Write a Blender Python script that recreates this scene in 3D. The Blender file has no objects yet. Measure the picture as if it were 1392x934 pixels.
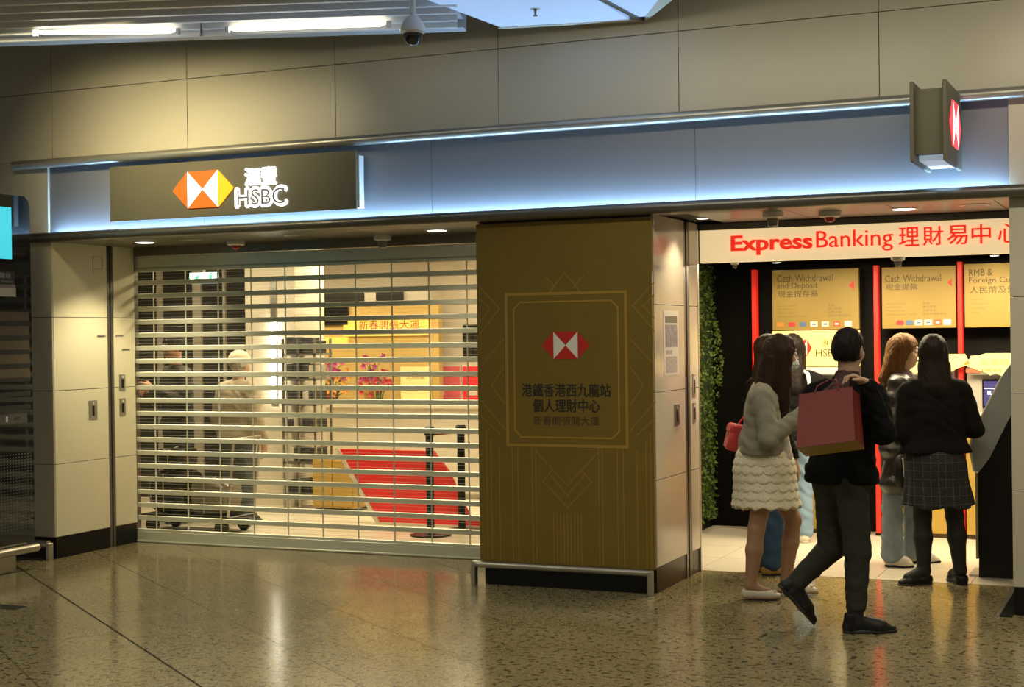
import bpy, math, random
import numpy as np
from mathutils import Matrix, Vector

random.seed(7); RNG = np.random.RandomState(7)
sc = bpy.context.scene
COL = sc.collection

# ---------------------------------------------------------------- camera
FPX, YAW, PIT, ROL, CAMH = 2045.38, 0.413484, -0.0049717, -0.0130763, 1.62
_fw = Vector((-math.sin(YAW)*math.cos(PIT), math.cos(YAW)*math.cos(PIT), math.sin(PIT)))
_rt = Vector((math.cos(YAW), math.sin(YAW), 0)); _up = _rt.cross(_fw)
_r = _rt*math.cos(ROL)+_up*math.sin(ROL); _u = _up*math.cos(ROL)-_rt*math.sin(ROL)
cam = bpy.data.cameras.new('camera'); cam.sensor_width = 36; cam.lens = FPX/1392*36
cam_o = bpy.data.objects.new('camera', cam); COL.objects.link(cam_o)
cam_o.matrix_world = Matrix(((_r.x, _u.x, -_fw.x, 0), (_r.y, _u.y, -_fw.y, 0), (_r.z, _u.z, -_fw.z, CAMH), (0, 0, 0, 1)))
sc.camera = cam_o

# ---------------------------------------------------------------- world, exposure
w = bpy.data.worlds.new('concourse_ambient'); sc.world = w; w.use_nodes = True
w.node_tree.nodes['Background'].inputs[0].default_value = (1.0, 0.93, 0.72, 1)
w.node_tree.nodes['Background'].inputs[1].default_value = 0.17
sc.view_settings.view_transform = 'Standard'; sc.view_settings.look = 'None'
sc.view_settings.exposure = 0.0; sc.view_settings.gamma = 1.0; sc.view_settings.use_curve_mapping = False
try:
    sc.cycles.max_bounces = 8; sc.cycles.transparent_max_bounces = 24
    sc.cycles.sample_clamp_indirect = 4.0; sc.cycles.caustics_reflective = False; sc.cycles.caustics_refractive = False
except Exception: pass

def area(name, loc, size, power, color, rot=(0, 0, 0), spread=180):
    l = bpy.data.lights.new(name, 'AREA'); l.shape = 'RECTANGLE'; l.size, l.size_y = size
    l.energy = power; l.color = color; l.spread = math.radians(spread)
    o = bpy.data.objects.new(name, l); COL.objects.link(o); o.location = loc; o.rotation_euler = rot
    return o
WARM = (1.0, 0.82, 0.52); COOL = (0.62, 0.80, 1.0); NEUT = (1.0, 0.91, 0.68)
# rows of ceiling downlights over the concourse (between camera and shop fronts)
for x, y in ((-6.6, 5.2), (-3.4, 5.0), (-0.4, 5.4), (-5.0, 2.2), (-1.6, 1.8), (1.6, 3.4)):
    area('concourse_downlight', (x, y, 3.5), (0.5, 0.5), 28, NEUT, spread=150)
# added fill lamps, out of view, brightening the cladding above the shop fronts
for x, y, p in ((-6.5, 7.3, 8), (-2.4, 7.3, 10), (0.0, 7.3, 16), (2.4, 7.2, 18)):
    area('wall_wash_fill', (x, y, 3.5), (1.4, 0.12), p*1.3, (1.0, .84, .46), (math.radians(66), 0, 0), 70) if x < -5 else area('wall_wash_fill', (x, y, 3.5), (2.0, 0.12), p, NEUT, (math.radians(40), 0, 0), 140)
# bank hall behind the shutter
for x, y in ((-6.2, 11.3), (-8.4, 11.2), (-7.6, 13.2), (-9.6, 14.3), (-6.6, 14.4)):
    area('hall_ceiling_light', (x, y, 2.60), (1.2, 0.6), 72, WARM)
# cash machine lobby
area('lobby_ceiling_light', (-2.2, 10.9, 2.185), (1.6, 0.5), 90, WARM)
area('lobby_ceiling_light', (-1.0, 11.2, 2.185), (0.9, 0.5), 52, WARM)

# ---------------------------------------------------------------- materials
MATS = {}
def mat(name, col, rough=0.5, metal=0.0, spec=0.5, emit=None, es=0.0, alpha=None, trans=0.0, bump=0.0, bscale=80.0, var=0.0, vscale=12.0, coat=0.0, sheen=0.0, stretch=None):
    if name in MATS: return MATS[name]
    m = bpy.data.materials.new(name); m.use_nodes = True; nt = m.node_tree; b = nt.nodes['Principled BSDF']
    b.inputs['Base Color'].default_value = (*col, 1); b.inputs['Roughness'].default_value = rough; b.inputs['Metallic'].default_value = metal
    b.inputs['Specular IOR Level'].default_value = spec; b.inputs['Coat Weight'].default_value = coat
    b.inputs['Sheen Weight'].default_value = sheen
    if emit: b.inputs['Emission Color'].default_value = (*emit, 1); b.inputs['Emission Strength'].default_value = es
    if trans: b.inputs['Transmission Weight'].default_value = trans
    if alpha is not None: b.inputs['Alpha'].default_value = alpha
    if bump or var:
        tc = nt.nodes.new('ShaderNodeTexCoord'); mp = nt.nodes.new('ShaderNodeMapping'); nt.links.new(tc.outputs['Object'], mp.inputs[0])
        if stretch: mp.inputs['Scale'].default_value = stretch
    if var:
        n = nt.nodes.new('ShaderNodeTexNoise'); n.inputs['Scale'].default_value = vscale; n.inputs['Detail'].default_value = 4; nt.links.new(mp.outputs[0], n.inputs['Vector'])
        mx = nt.nodes.new('ShaderNodeMix'); mx.data_type = 'RGBA'
        mx.inputs[6].default_value = tuple(max(0, c*(1-var)) for c in col)+(1,); mx.inputs[7].default_value = tuple(min(1, c*(1+var)) for c in col)+(1,)
        nt.links.new(n.outputs['Fac'], mx.inputs[0]); nt.links.new(mx.outputs[2], b.inputs['Base Color'])
    if bump:
        n = nt.nodes.new('ShaderNodeTexNoise'); n.inputs['Scale'].default_value = bscale; n.inputs['Detail'].default_value = 3; nt.links.new(mp.outputs[0], n.inputs['Vector'])
        bp = nt.nodes.new('ShaderNodeBump'); bp.inputs['Strength'].default_value = bump; bp.inputs['Distance'].default_value = 0.01
        nt.links.new(n.outputs['Fac'], bp.inputs['Height']); nt.links.new(bp.outputs[0], b.inputs['Normal'])
    MATS[name] = m
    return m

def terrazzo():
    m = bpy.data.materials.new('terrazzo'); m.use_nodes = True; nt = m.node_tree; b = nt.nodes['Principled BSDF']
    N = lambda t: nt.nodes.new(t); L = nt.links.new
    g = N('ShaderNodeNewGeometry')
    mix = None; prev = (0.205, 0.172, 0.098, 1)
    def ramp(src, lo, hi):
        r = N('ShaderNodeMapRange'); r.inputs[1].default_value = lo; r.inputs[2].default_value = hi; L(src, r.inputs[0]); return r.outputs[0]
    n0 = N('ShaderNodeTexNoise'); n0.inputs['Scale'].default_value = 3; n0.inputs['Detail'].default_value = 5; L(g.outputs['Position'], n0.inputs['Vector'])
    n1 = N('ShaderNodeTexNoise'); n1.inputs['Scale'].default_value = 27; n1.inputs['Detail'].default_value = 2; L(g.outputs['Position'], n1.inputs['Vector'])
    n2 = N('ShaderNodeTexNoise'); n2.inputs['Scale'].default_value = 75; n2.inputs['Detail'].default_value = 2; L(g.outputs['Position'], n2.inputs['Vector'])
    v1 = N('ShaderNodeTexVoronoi'); v1.inputs['Scale'].default_value = 55; L(g.outputs['Position'], v1.inputs['Vector'])
    def mx(fac, a, c):
        q = N('ShaderNodeMix'); q.data_type = 'RGBA'
        L(fac, q.inputs[0])
        if isinstance(a, tuple): q.inputs[6].default_value = a
        else: L(a, q.inputs[6])
        if isinstance(c, tuple): q.inputs[7].default_value = c
        else: L(c, q.inputs[7])
        return q.outputs[2]
    c = mx(ramp(n0.outputs['Fac'], .35, .65), (0.21, 0.175, 0.088, 1), (0.265, 0.225, 0.122, 1))
    c = mx(ramp(n2.outputs['Fac'], .52, .62), c, (0.37, 0.325, 0.19, 1))
    c = mx(ramp(n1.outputs['Fac'], .575, .62), c, (0.065, 0.052, 0.03, 1))
    c = mx(ramp(v1.outputs['Distance'], .14, .10), c, (0.08, 0.062, 0.034, 1))
    L(c, b.inputs['Base Color'])
    b.inputs['Roughness'].default_value = 0.15; b.inputs['Specular IOR Level'].default_value = 0.55
    bp = N('ShaderNodeBump'); bp.inputs['Strength'].default_value = 0.09; bp.inputs['Distance'].default_value = 0.004
    n3 = N('ShaderNodeTexNoise'); n3.inputs['Scale'].default_value = 26; n3.inputs['Detail'].default_value = 2; L(g.outputs['Position'], n3.inputs['Vector'])
    L(n3.outputs['Fac'], bp.inputs['Height']); L(bp.outputs[0], b.inputs['Normal'])
    return m
M_TERR = terrazzo()
M_GROUT = mat('floor_joint', (0.07, 0.06, 0.04), 0.7)
M_WALL = mat('cladding_enamel', (0.58, 0.54, 0.43), 0.33, spec=0.5, var=0.04, vscale=2)
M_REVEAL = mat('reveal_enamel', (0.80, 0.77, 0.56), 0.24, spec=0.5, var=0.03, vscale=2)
M_SIDE = mat('pier_enamel', (0.60, 0.55, 0.46), 0.16, spec=0.6, var=0.03, vscale=2)
M_FASC = mat('fascia_aluminium', (0.21, 0.21, 0.225), 0.55, metal=0.2)
M_STEEL = mat('brushed_steel', (0.52, 0.50, 0.45), 0.32, metal=0.95, bump=0.05, bscale=300)
M_DSTEEL = mat('dark_bronze_trim', (0.16, 0.15, 0.13), 0.35, metal=0.7)
M_BLACK = mat('black_plinth', (0.006, 0.006, 0.006), 0.3, spec=.3)
M_GAP = mat('joint_gap', (0.05, 0.045, 0.035), 0.8)
M_SOFF = mat('soffit_panel', (0.17, 0.15, 0.11), 0.3, metal=0.3)
M_GOLD = mat('gold_wrap', (0.195, 0.13, 0.021), 0.42, spec=0.35, var=0.08, vscale=6)
M_GOLD2 = mat('gold_line', (0.37, 0.23, 0.034), 0.4)
M_SIGNBOX = mat('sign_olive_metal', (0.13, 0.12, 0.08), 0.5, metal=0.1)
M_WHITEP = mat('white_plastic', (0.72, 0.70, 0.64), 0.35)
M_DGLASS = mat('dark_dome', (0.01, 0.01, 0.012), 0.05, spec=0.8)
M_RED = mat('red_paint', (0.72, 0.03, 0.015), 0.4)
M_LOGORED = mat('logo_red', (0.55, 0.02, 0.01), 0.45)
M_LOGOWHITE = mat('logo_white', (0.82, 0.80, 0.74), 0.5)
M_TEXTB = mat('black_print', (0.02, 0.016, 0.008), 0.5)
M_CREAM = mat('cream_tile', (0.68, 0.62, 0.50), 0.3, var=0.06, vscale=3)
M_CREAMW = mat('cream_wall', (0.66, 0.60, 0.48), 0.5)
M_BWALL = mat('black_wall', (0.003, 0.003, 0.003), 0.5, spec=.15)
M_SHUT = mat('shutter_aluminium', (0.66, 0.69, 0.58), 0.36, metal=0.25)
M_LAMP = mat('lamp_glow', (1, 1, 1), 0.5, emit=(1.0, 0.95, 0.80), es=7.0)
M_CEILP = mat('ceiling_aluminium', (0.50, 0.51, 0.52), 0.4, metal=0.2)
M_CEILD = mat('ceiling_void', (0.10, 0.10, 0.10), 0.8)

# ---------------------------------------------------------------- builders
def smooth(me, ang=40):
    if len(me.polygons):
        me.polygons.foreach_set('use_smooth', np.ones(len(me.polygons), bool))
        try: me.set_sharp_from_angle(angle=math.radians(ang))
        except Exception: pass

class MB:
    def __init__(s): s.v = []; s.f = []
    def add(s, vs, fs):
        o = len(s.v); s.v += [tuple(v) for v in vs]; s.f += [tuple(i+o for i in f) for f in fs]; return s
    def box(s, x0, x1, y0, y1, z0, z1, bev=0.0):
        if bev <= 0:
            v = [(x, y, z) for z in (z0, z1) for y in (y0, y1) for x in (x0, x1)]
            return s.add(v, [(0, 2, 3, 1), (4, 5, 7, 6), (0, 1, 5, 4), (2, 6, 7, 3), (0, 4, 6, 2), (1, 3, 7, 5)])
        b = min(bev, (x1-x0)/2.01, (y1-y0)/2.01, (z1-z0)/2.01)
        X, Y, Z = (x0, x1), (y0, y1), (z0, z1); vs = []; idx = {}
        for i in (0, 1):
            for j in (0, 1):
                for k in (0, 1):
                    sx, sy, sz = (1, -1)[i]*b, (1, -1)[j]*b, (1, -1)[k]*b
                    for a, p in enumerate(((X[i], Y[j]+sy, Z[k]+sz), (X[i]+sx, Y[j], Z[k]+sz), (X[i]+sx, Y[j]+sy, Z[k]))):
                        idx[i, j, k, a] = len(vs); vs.append(p)
        fs = []
        for i in (0, 1):
            q = [idx[i, 0, 0, 0], idx[i, 1, 0, 0], idx[i, 1, 1, 0], idx[i, 0, 1, 0]]; fs.append(q if i else q[::-1])
            q = [idx[0, i, 0, 1], idx[1, i, 0, 1], idx[1, i, 1, 1], idx[0, i, 1, 1]]; fs.append(q[::-1] if i else q)
            q = [idx[0, 0, i, 2], idx[1, 0, i, 2], idx[1, 1, i, 2], idx[0, 1, i, 2]]; fs.append(q if i else q[::-1])
        cen = Vector(((x0+x1)/2, (y0+y1)/2, (z0+z1)/2))
        def addf(q):
            p = [Vector(vs[t]) for t in q]; n = (p[1]-p[0]).cross(p[2]-p[0])
            fs.append(q if n.dot(sum(p, Vector())/len(p)-cen) > 0 else q[::-1])
        for i in (0, 1):
            for j in (0, 1):
                addf([idx[i, j, 0, 0], idx[i, j, 1, 0], idx[i, j, 1, 1], idx[i, j, 0, 1]])
                addf([idx[i, 0, j, 0], idx[i, 1, j, 0], idx[i, 1, j, 2], idx[i, 0, j, 2]])
                addf([idx[0, i, j, 1], idx[1, i, j, 1], idx[1, i, j, 2], idx[0, i, j, 2]])
                for k in (0, 1): addf([idx[i, j, k, 0], idx[i, j, k, 1], idx[i, j, k, 2]])
        return s.add(vs, fs)
    def tube(s, pts, r, n=10, cap=True):
        pts = [Vector(p) for p in pts]; R = r if isinstance(r, (list, tuple)) else [r]*len(pts); rings = []; o = len(s.v); prev = None
        for i, p in enumerate(pts):
            d = (pts[min(i+1, len(pts)-1)]-pts[max(i-1, 0)]).normalized()
            a = prev if prev is not None else Vector((0, 0, 1)) if abs(d.z) < .9 else Vector((1, 0, 0))
            e1 = (a-d*a.dot(d)).normalized(); e2 = d.cross(e1); prev = e1
            for k in range(n):
                t = 2*math.pi*k/n; s.v.append(tuple(p+e1*math.cos(t)*R[i]+e2*math.sin(t)*R[i]))
        for i in range(len(pts)-1):
            for k in range(n):
                s.f.append((o+i*n+k, o+i*n+(k+1) % n, o+(i+1)*n+(k+1) % n, o+(i+1)*n+k))
        if cap:
            s.f.append(tuple(o+k for k in range(n))[::-1]); s.f.append(tuple(o+(len(pts)-1)*n+k for k in range(n)))
        return s
    def lathe(s, prof, c=(0, 0, 0), n=20, axis='z'):
        o = len(s.v)
        for r, h in prof:
            for k in range(n):
                t = 2*math.pi*k/n; a, b = r*math.cos(t), r*math.sin(t)
                p = (a, b, h) if axis == 'z' else (a, h, -b) if axis == 'y' else (h, a, b)
                s.v.append((c[0]+p[0], c[1]+p[1], c[2]+p[2]))
        for i in range(len(prof)-1):
            for k in range(n): s.f.append((o+i*n+k, o+i*n+(k+1) % n, o+(i+1)*n+(k+1) % n, o+(i+1)*n+k))
        s.f.append(tuple(o+k for k in range(n))[::-1]); s.f.append(tuple(o+(len(prof)-1)*n+k for k in range(n)))
        return s
    def prism(s, poly, a, b, axis='y'):
        """poly of (u,v); extruded from a to b along axis. axis y: (x,z); x: (y,z); z: (x,y)"""
        def P(u, v, h): return (u, h, v) if axis == 'y' else (h, u, v) if axis == 'x' else (u, v, h)
        n = len(poly); o = len(s.v)
        s.v += [P(u, v, a) for u, v in poly]+[P(u, v, b) for u, v in poly]
        ar = sum(poly[i][0]*poly[(i+1) % n][1]-poly[(i+1) % n][0]*poly[i][1] for i in range(n))
        flip = (ar > 0) ^ (axis == 'y') ^ (b < a)
        fs = [tuple(range(n))[::-1], tuple(range(n, 2*n))]+[(i, (i+1) % n, n+(i+1) % n, n+i) for i in range(n)]
        if not flip: fs = [f[::-1] for f in fs]
        s.f += [tuple(i+o for i in f) for f in fs]
        return s
    def mesh(s, name, sm=None):
        me = bpy.data.meshes.new(name); me.from_pydata(s.v, [], s.f)
        if sm: smooth(me, sm)
        me.update(); return me

def link(name, me, m, parent=None, local=False):
    o = bpy.data.objects.new(name, me); COL.objects.link(o)
    if m is not None and me is not None and not len(me.materials): me.materials.append(m)
    if parent is not None:
        o.parent = parent
        if not local: o.matrix_parent_inverse = Matrix.Translation(-parent_loc(parent))
    return o
def parent_loc(p):
    return Vector(p.location) if p.parent is None else Vector((0, 0, 0))
def B(name, m, parent, *boxes, bev=0.0, sm=None):
    mb = MB()
    for b in boxes: mb.box(*b, bev=bev)
    return link(name, mb.mesh(name, sm), m, parent)
def tag(o, label, cat, group=None):
    o['label'] = label; o['category'] = cat
    if group: o['group'] = group
    return o
def struct(o): o['kind'] = 'structure'; return o
def thing(name, label, cat, loc=(0, 0, 0), rz=0, group=None):
    o = bpy.data.objects.new(name, None); COL.objects.link(o); o.location = loc; o.rotation_euler = (0, 0, rz); o.empty_display_size = .1
    return tag(o, label, cat, group)
def text_mesh(body, bold=0.0, ext=0.0, res=3):
    c = bpy.data.curves.new('lettering', 'FONT'); c.body = body; c.size = 1; c.resolution_u = res; c.offset = bold; c.extrude = ext
    o = bpy.data.objects.new('lettering', c); COL.objects.link(o); bpy.context.view_layer.update()
    me = bpy.data.meshes.new_from_object(o.evaluated_get(bpy.context.evaluated_depsgraph_get()))
    bpy.data.objects.remove(o); bpy.data.curves.remove(c)
    return me
def text(name, body, u0, u1, v0, v1, w, m, parent, face='-y', bold=0.0, depth=0.0, thick=0.0):
    """lettering fitted into the box u0..u1 (x or y), z v0..v1, lying on plane w"""
    me = text_mesh(body, bold, depth/2 if depth else 0.0)
    n = len(me.vertices); co = np.empty(n*3); me.vertices.foreach_get('co', co); co = co.reshape(-1, 3)
    mn, mxx = co.min(0), co.max(0)
    u = u0+(co[:, 0]-mn[0])/(mxx[0]-mn[0])*(u1-u0); v = v0+(co[:, 1]-mn[1])/max(1e-6, mxx[1]-mn[1])*(v1-v0)
    z = co[:, 2]
    if thick:                                   # heavier strokes: the glyphs repeated a hair's breadth apart
        fs = [tuple(p.vertices) for p in me.polygons]; du = [(-thick, 0), (thick, 0), (0, thick), (0, -thick)]
        u, v, z = [np.concatenate(k) for k in ([u+a for a, b in du], [v+b for a, b in du], [z-i*2e-5 for i in range(4)])]
        me = bpy.data.meshes.new(name); me.from_pydata(np.zeros((4*n, 3)).tolist(), [], [tuple(j+i*n for j in f) for i in range(4) for f in fs])
    if depth: z = z/max(1e-6, depth/2)*(depth/2)
    if face == '-y': new = np.stack([u, w-z-depth/2, v], 1)
    elif face == '+x': new = np.stack([w+z+depth/2, u, v], 1)
    me.vertices.foreach_set('co', new.ravel()); me.update(); me.materials.clear()
    return link(name, me, m, parent)
def hexlogo(parent, u0, u1, v0, v1, w, mr, mw, face='-y', d=0.004, mr2=None):
    """four coloured triangles and a white bow tie, as one part with sub-parts"""
    s = (u1-u0)/4; a, b = u0+s, u1-s; cu, cv = (a+b)/2, (v0+v1)/2
    ax, w0, w1 = ('y', w, w-d) if face == '-y' else ('x', w, w+d)
    lo = link('emblem', MB().prism([(a, v0), (cu, cv), (a, v1)], w0, w1, ax).prism([(b, v1), (cu, cv), (b, v0)], w0, w1, ax).mesh('emblem'), mw, parent)
    for k, t in enumerate(([(u0, cv), (a, v0), (a, v1)], [(u1, cv), (b, v1), (b, v0)], [(a, v1), (cu, cv), (b, v1)], [(a, v0), (b, v0), (cu, cv)])):
        q = link('emblem_triangle', MB().prism(t, w0, w1, ax).mesh('emblem_triangle'), (mr2 or mr) if k == 1 else mr, lo)
    return lo
# ================================================================ SETTING
ZR = (0.16, 0.705, 1.255, 1.805, 2.37)          # cladding rows
# ---- concourse floor: diagonal terrazzo slabs on a dark bed
floor = struct(link('floor', MB().box(-16, 8, -7, 9.93, -0.12, -0.006).mesh('floor'), M_GROUT))
U = Vector((0.794, -0.607)); V = Vector((0.607, 0.794))
def clip(poly, nx, ny, c):
    out = []
    for i in range(len(poly)):
        a, b = poly[i], poly[(i+1) % len(poly)]; da, db = a[0]*nx+a[1]*ny-c, b[0]*nx+b[1]*ny-c
        if da <= 0: out.append(a)
        if da*db < 0: t = da/(da-db); out.append((a[0]+(b[0]-a[0])*t, a[1]+(b[1]-a[1])*t))
    return out
VL = [2.105+0.6525*k for k in range(-9, 13)]
far_mb = MB(); n_slab = 0
for i in range(len(VL)-1):
    for j in range(-14, 20):
        u0 = -9.67+1.3*j+(0.65 if i % 2 else 0); u1 = u0+1.3
        g = 0.0028
        v0 = VL[i]+(0.007 if abs(VL[i]-2.105) < .01 else g); v1 = VL[i+1]-(0.007 if abs(VL[i+1]-2.105) < .01 else g)
        poly = [tuple(U*a+V*b) for a, b in ((u0+g, v0), (u1-g, v0), (u1-g, v1), (u0+g, v1))]
        poly = clip(clip(clip(clip(poly, 0, 1, 9.93), 0, -1, 7), 1, 0, 8), -1, 0, 16)
        if len(poly) < 3: continue
        ar = abs(sum(poly[k][0]*poly[(k+1) % len(poly)][1]-poly[(k+1) % len(poly)][0]*poly[k][1] for k in range(len(poly))))/2
        if ar < 0.004: continue
        cx = sum(p[0] for p in poly)/len(poly); cy = sum(p[1] for p in poly)/len(poly)
        if -9.2 < cx < 1.2 and cy > 4.6:
            link('floor_slab', MB().prism(poly, -0.005, 0.0, 'z').mesh('floor_slab'), M_TERR, floor); n_slab += 1
        else: far_mb.prism(poly, -0.005, 0.0, 'z')
q = link('floor_slab_field', far_mb.mesh('floor_slab_field'), M_TERR, floor); q['kind'] = 'stuff'

# ---- inner floors
hall_floor = struct(B('floor_hall', M_CREAM, None, (-13, -3.62, 9.935, 16.2, -0.12, -0.001)))
lob_floor = struct(B('floor_lobby', M_GROUT, None, (-3.60, 2.0, 9.935, 13.2, -0.12, -0.004)))
ty = 9.94
while ty < 13.1:
    tx = -3.595
    while tx < 1.9:
        B('tile', M_CREAM, lob_floor, (tx+.002, min(tx+.598, 1.99), ty+.002, min(ty+.598, 13.19), -0.0039, 0.0)); tx += .6
    ty += .6

# ---- shells behind the shop fronts
struct(B('wall_hall_back', M_CREAMW, None, (-13, -3.6, 16.0, 16.2, 0, 2.8)))
struct(B('wall_hall_left', M_CREAMW, None, (-13.2, -13, 9.95, 16.2, 0, 2.8)))
struct(B('wall_between', M_BWALL, None, (-3.98, -3.62, 9.95, 16.2, 0, 2.8)))
struct(B('wall_lobby_back', M_BWALL, None, (-3.62, 2.0, 12.30, 12.45, 0, 2.8)))
struct(B('wall_lobby_right', M_BWALL, None, (2.0, 2.15, 9.95, 12.45, 0, 2.8)))
struct(B('ceiling_hall', M_CREAMW, None, (-13.2, -3.62, 9.96, 16.2, 2.64, 2.8)))
struct(B('ceiling_lobby', M_BWALL, None, (-3.62, 2.15, 10.02, 12.45, 2.195, 2.5)))

# ---- upper cladding: core plus panels 1.22 m wide
wb = struct(B('wall_upper', M_GAP, None, (-13, 3.5, 8.975, 9.2, 2.92, 4.7)))
for r, (z0, z1) in enumerate(((2.985, 3.489), (3.493, 4.65))):
    for k in range(-5, 8):
        x = -4.0+1.222*k
        if x > 2: continue
        B('panel', M_WALL, wb, (x+.002, x+1.220, 8.95, 8.975, z0, z1), bev=.0015)
for xa, xb in ((-13, -7.713), (-0.838, 3.5)):
    B('panel', M_WALL, wb, (xa, xb-.002, 8.95, 9.2, 2.40, 2.983))
wf = struct(B('wall_fascia', M_GAP, None, (-7.712, -0.839, 8.99, 9.2, 2.37, 2.92)))
for xa, xb in ((-7.711, -6.325), (-6.325, -4.505), (-4.505, -2.685), (-2.685, -0.84)):
    B('panel', M_FASC, wf, (xa+.0012, xb-.0012, 8.972, 8.99, 2.375, 2.985))
# ---- bottom lip with LED trough, top rail
lip = struct(link('trim_1', MB().tube([(-7.98, 8.865, 2.398), (3.4, 8.865, 2.398)], 0.036, 16).box(-7.98, 3.4, 8.865, 8.99, 2.362, 2.376).mesh('trim_1', 40), M_DSTEEL))
rail = struct(link('trim_2', MB().tube([(-7.98, 8.885, 2.952), (3.4, 8.885, 2.952)], 0.034, 20).mesh('trim_2', 40), mat('rail_satin', (.40, .39, .35), .33, metal=.6)))
struct(B('trim_8', M_GAP, None, (-7.70, 3.4, 8.90, 8.975, 2.958, 2.982)))
M_LED = mat('led_strip', (1, 1, 1), 0.5, emit=(0.55, 0.76, 1.0), es=6.0)
ls = tag(B('led_strip', M_LED, None, (-7.70, -0.85, 8.930, 8.946, 2.3845, 2.387)), 'blue-white light strip hidden in the trough along the fascia lip', 'light')
for k in range(4):
    xa = -7.70+k*1.7125
    area('fascia_led', (xa+.856, 8.938, 2.388), (1.71, 0.014), 17.0, (0.36, 0.64, 1.0), (math.radians(180-8), 0, 0))
# ---- soffit under the fascia
sof = struct(B('ceiling_soffit', M_GAP, None, (-8.0, 3.4, 8.992, 10.02, 2.384, 2.42)))
for xa in [-7.64+0.61*k for k in range(18)]:
    if -4.16 < xa+.3 < -2.96: continue
    B('panel', M_SOFF, sof, (xa+.003, xa+.607, 8.905, 9.86, 2.366, 2.384))

# ---- left pier
wl = struct(B('wall_left', M_GAP, None, (-13, -7.66, 8.915, 9.90, 0.0, 2.40)))
for z0, z1 in zip(ZR[:-1], ZR[1:]):
    B('panel', M_REVEAL, wl, (-7.662, -7.640, 8.905, 9.525, z0+.002, z1-.002), bev=.0015)
    B('panel', M_REVEAL, wl, (-7.662, -7.640, 9.605, 9.865, z0+.002, z1-.002), bev=.0015)
    for k in range(3):
        xa = -7.642-1.2*(k+1)
        B('panel', M_WALL, wl, (xa+.002, xa+1.198, 8.893, 8.915, z0+.002, z1-.002), bev=.0015)
B('guide_channel', M_DSTEEL, wl, (-7.668, -7.645, 9.53, 9.56, 0, 2.366), (-7.668, -7.645, 9.575, 9.60, 0, 2.366))
struct(B('baseboard_left', M_BLACK, None, (-7.68, -7.648, 8.91, 9.53, 0, 0.158), (-7.68, -7.648, 9.60, 9.865, 0, 0.158), (-11, -7.655, 8.905, 8.92, 0, 0.158)))
# ---- middle pier
wm = struct(B('wall_middle', M_GAP, None, (-4.14, -2.975, 8.95, 9.90, 0.0, 2.366)))
for z0, z1 in zip(ZR[:-1], ZR[1:]):
    B('panel', M_SIDE, wm, (-2.977, -2.955, 8.948, 9.575, z0+.002, z1-.002), bev=.0015)
    B('panel', M_SIDE, wm, (-2.977, -2.955, 9.695, 9.885, z0+.002, z1-.002), bev=.0015)
    B('panel', M_SIDE, wm, (-4.155, -4.138, 8.948, 9.885, z0+.002, z1-.002), bev=.0015)
B('guide_channel', M_DSTEEL, wm, (-2.977, -2.957, 9.58, 9.615, 0, 2.366), (-2.977, -2.957, 9.65, 9.69, 0, 2.366))
struct(B('baseboard_middle', M_BLACK, None, (-4.12, -2.985, 8.93, 8.95, 0, 0.15), (-2.985, -2.963, 8.955, 9.57, 0, 0.158), (-2.985, -2.963, 9.70, 9.885, 0, 0.158)))
struct(B('trim_3', M_STEEL, None, (-2.985, -2.953, 9.888, 9.915, 0, 2.366)))
# ---- right pier
wr = struct(B('wall_right', M_GAP, None, (-0.82, 3.5, 8.95, 9.95, 0.0, 2.366)))
for z0, z1 in zip(ZR[:-1], ZR[1:]):
    for k in range(3): B('panel', M_WALL, wr, (-0.84+1.2*k+.002, -0.84+1.2*k+1.198, 8.93, 8.95, z0+.002, z1-.002), bev=.0015)
    B('panel', M_SIDE, wr, (-0.84, -0.82, 8.952, 9.945, z0+.002, z1-.002), bev=.0015)
struct(B('baseboard_right', M_BLACK, None, (-0.82, 3.4, 8.935, 8.95, 0, 0.158), (-0.835, -0.82, 8.95, 9.94, 0, .158)))
struct(B('trim_4', M_STEEL, None, (-0.925, -0.905, 8.86, 9.84, 0.0005, 0.012)))
struct(B('trim_5', M_BLACK, None, (-0.905, -0.84, 8.86, 9.84, 0.0005, 0.010)))
struct(B('trim_6', mat('threshold_brass', (0.42, 0.31, 0.13), 0.35, metal=0.5), None, (-2.95, -0.84, 9.93, 9.937, -.004, 0.002)))

# ---- concourse ceiling: slatted field, luminous panel, upper void
struct(B('ceiling', M_CEILD, None, (-16, 8, -7, 9.2, 4.7, 4.8)))
CZ = 3.558
cw = Vector((0.9497, 0.3131)); cn = Vector((-0.3131, 0.9497))     # slats run 18 degrees off the facade
c0 = Vector((-4.02, 8.655))                                       # far right corner of the slatted field
cs = struct(link('ceiling_slats', MB().prism([tuple(c0+cw*a+cn*b) for a, b in ((-9, -9), (-.35, -9), (-.10, -0.02), (-9, -0.02))], CZ+.10, CZ+.14, 'z').mesh('ceiling_slats'), M_CEILD))
def slab(name, m, parent, a0, a1, b0, b1, z0, z1, sk=0.0, mb=None):
    k = MB() if mb is None else mb
    poly = [tuple(c0+cw*a+cn*b) for a, b in ((a0, b0), (a1+sk*b0, b0), (a1+sk*b1, b1), (a0, b1))]
    k.prism(poly, z0, z1, 'z')
    return link(name, k.mesh(name), m, parent) if mb is None else None
SL = -0.02
B0 = [-0.02-0.30*k for k in range(29)]
SKEW = -0.31
M_RIB = mat('ceiling_rib_white', (.78, .79, .80), .3, metal=.1)
slab('edge_board', M_CEILP, cs, -9, -0.06, -.13, 0.0, CZ-.004, CZ+.10, 0)
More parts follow.
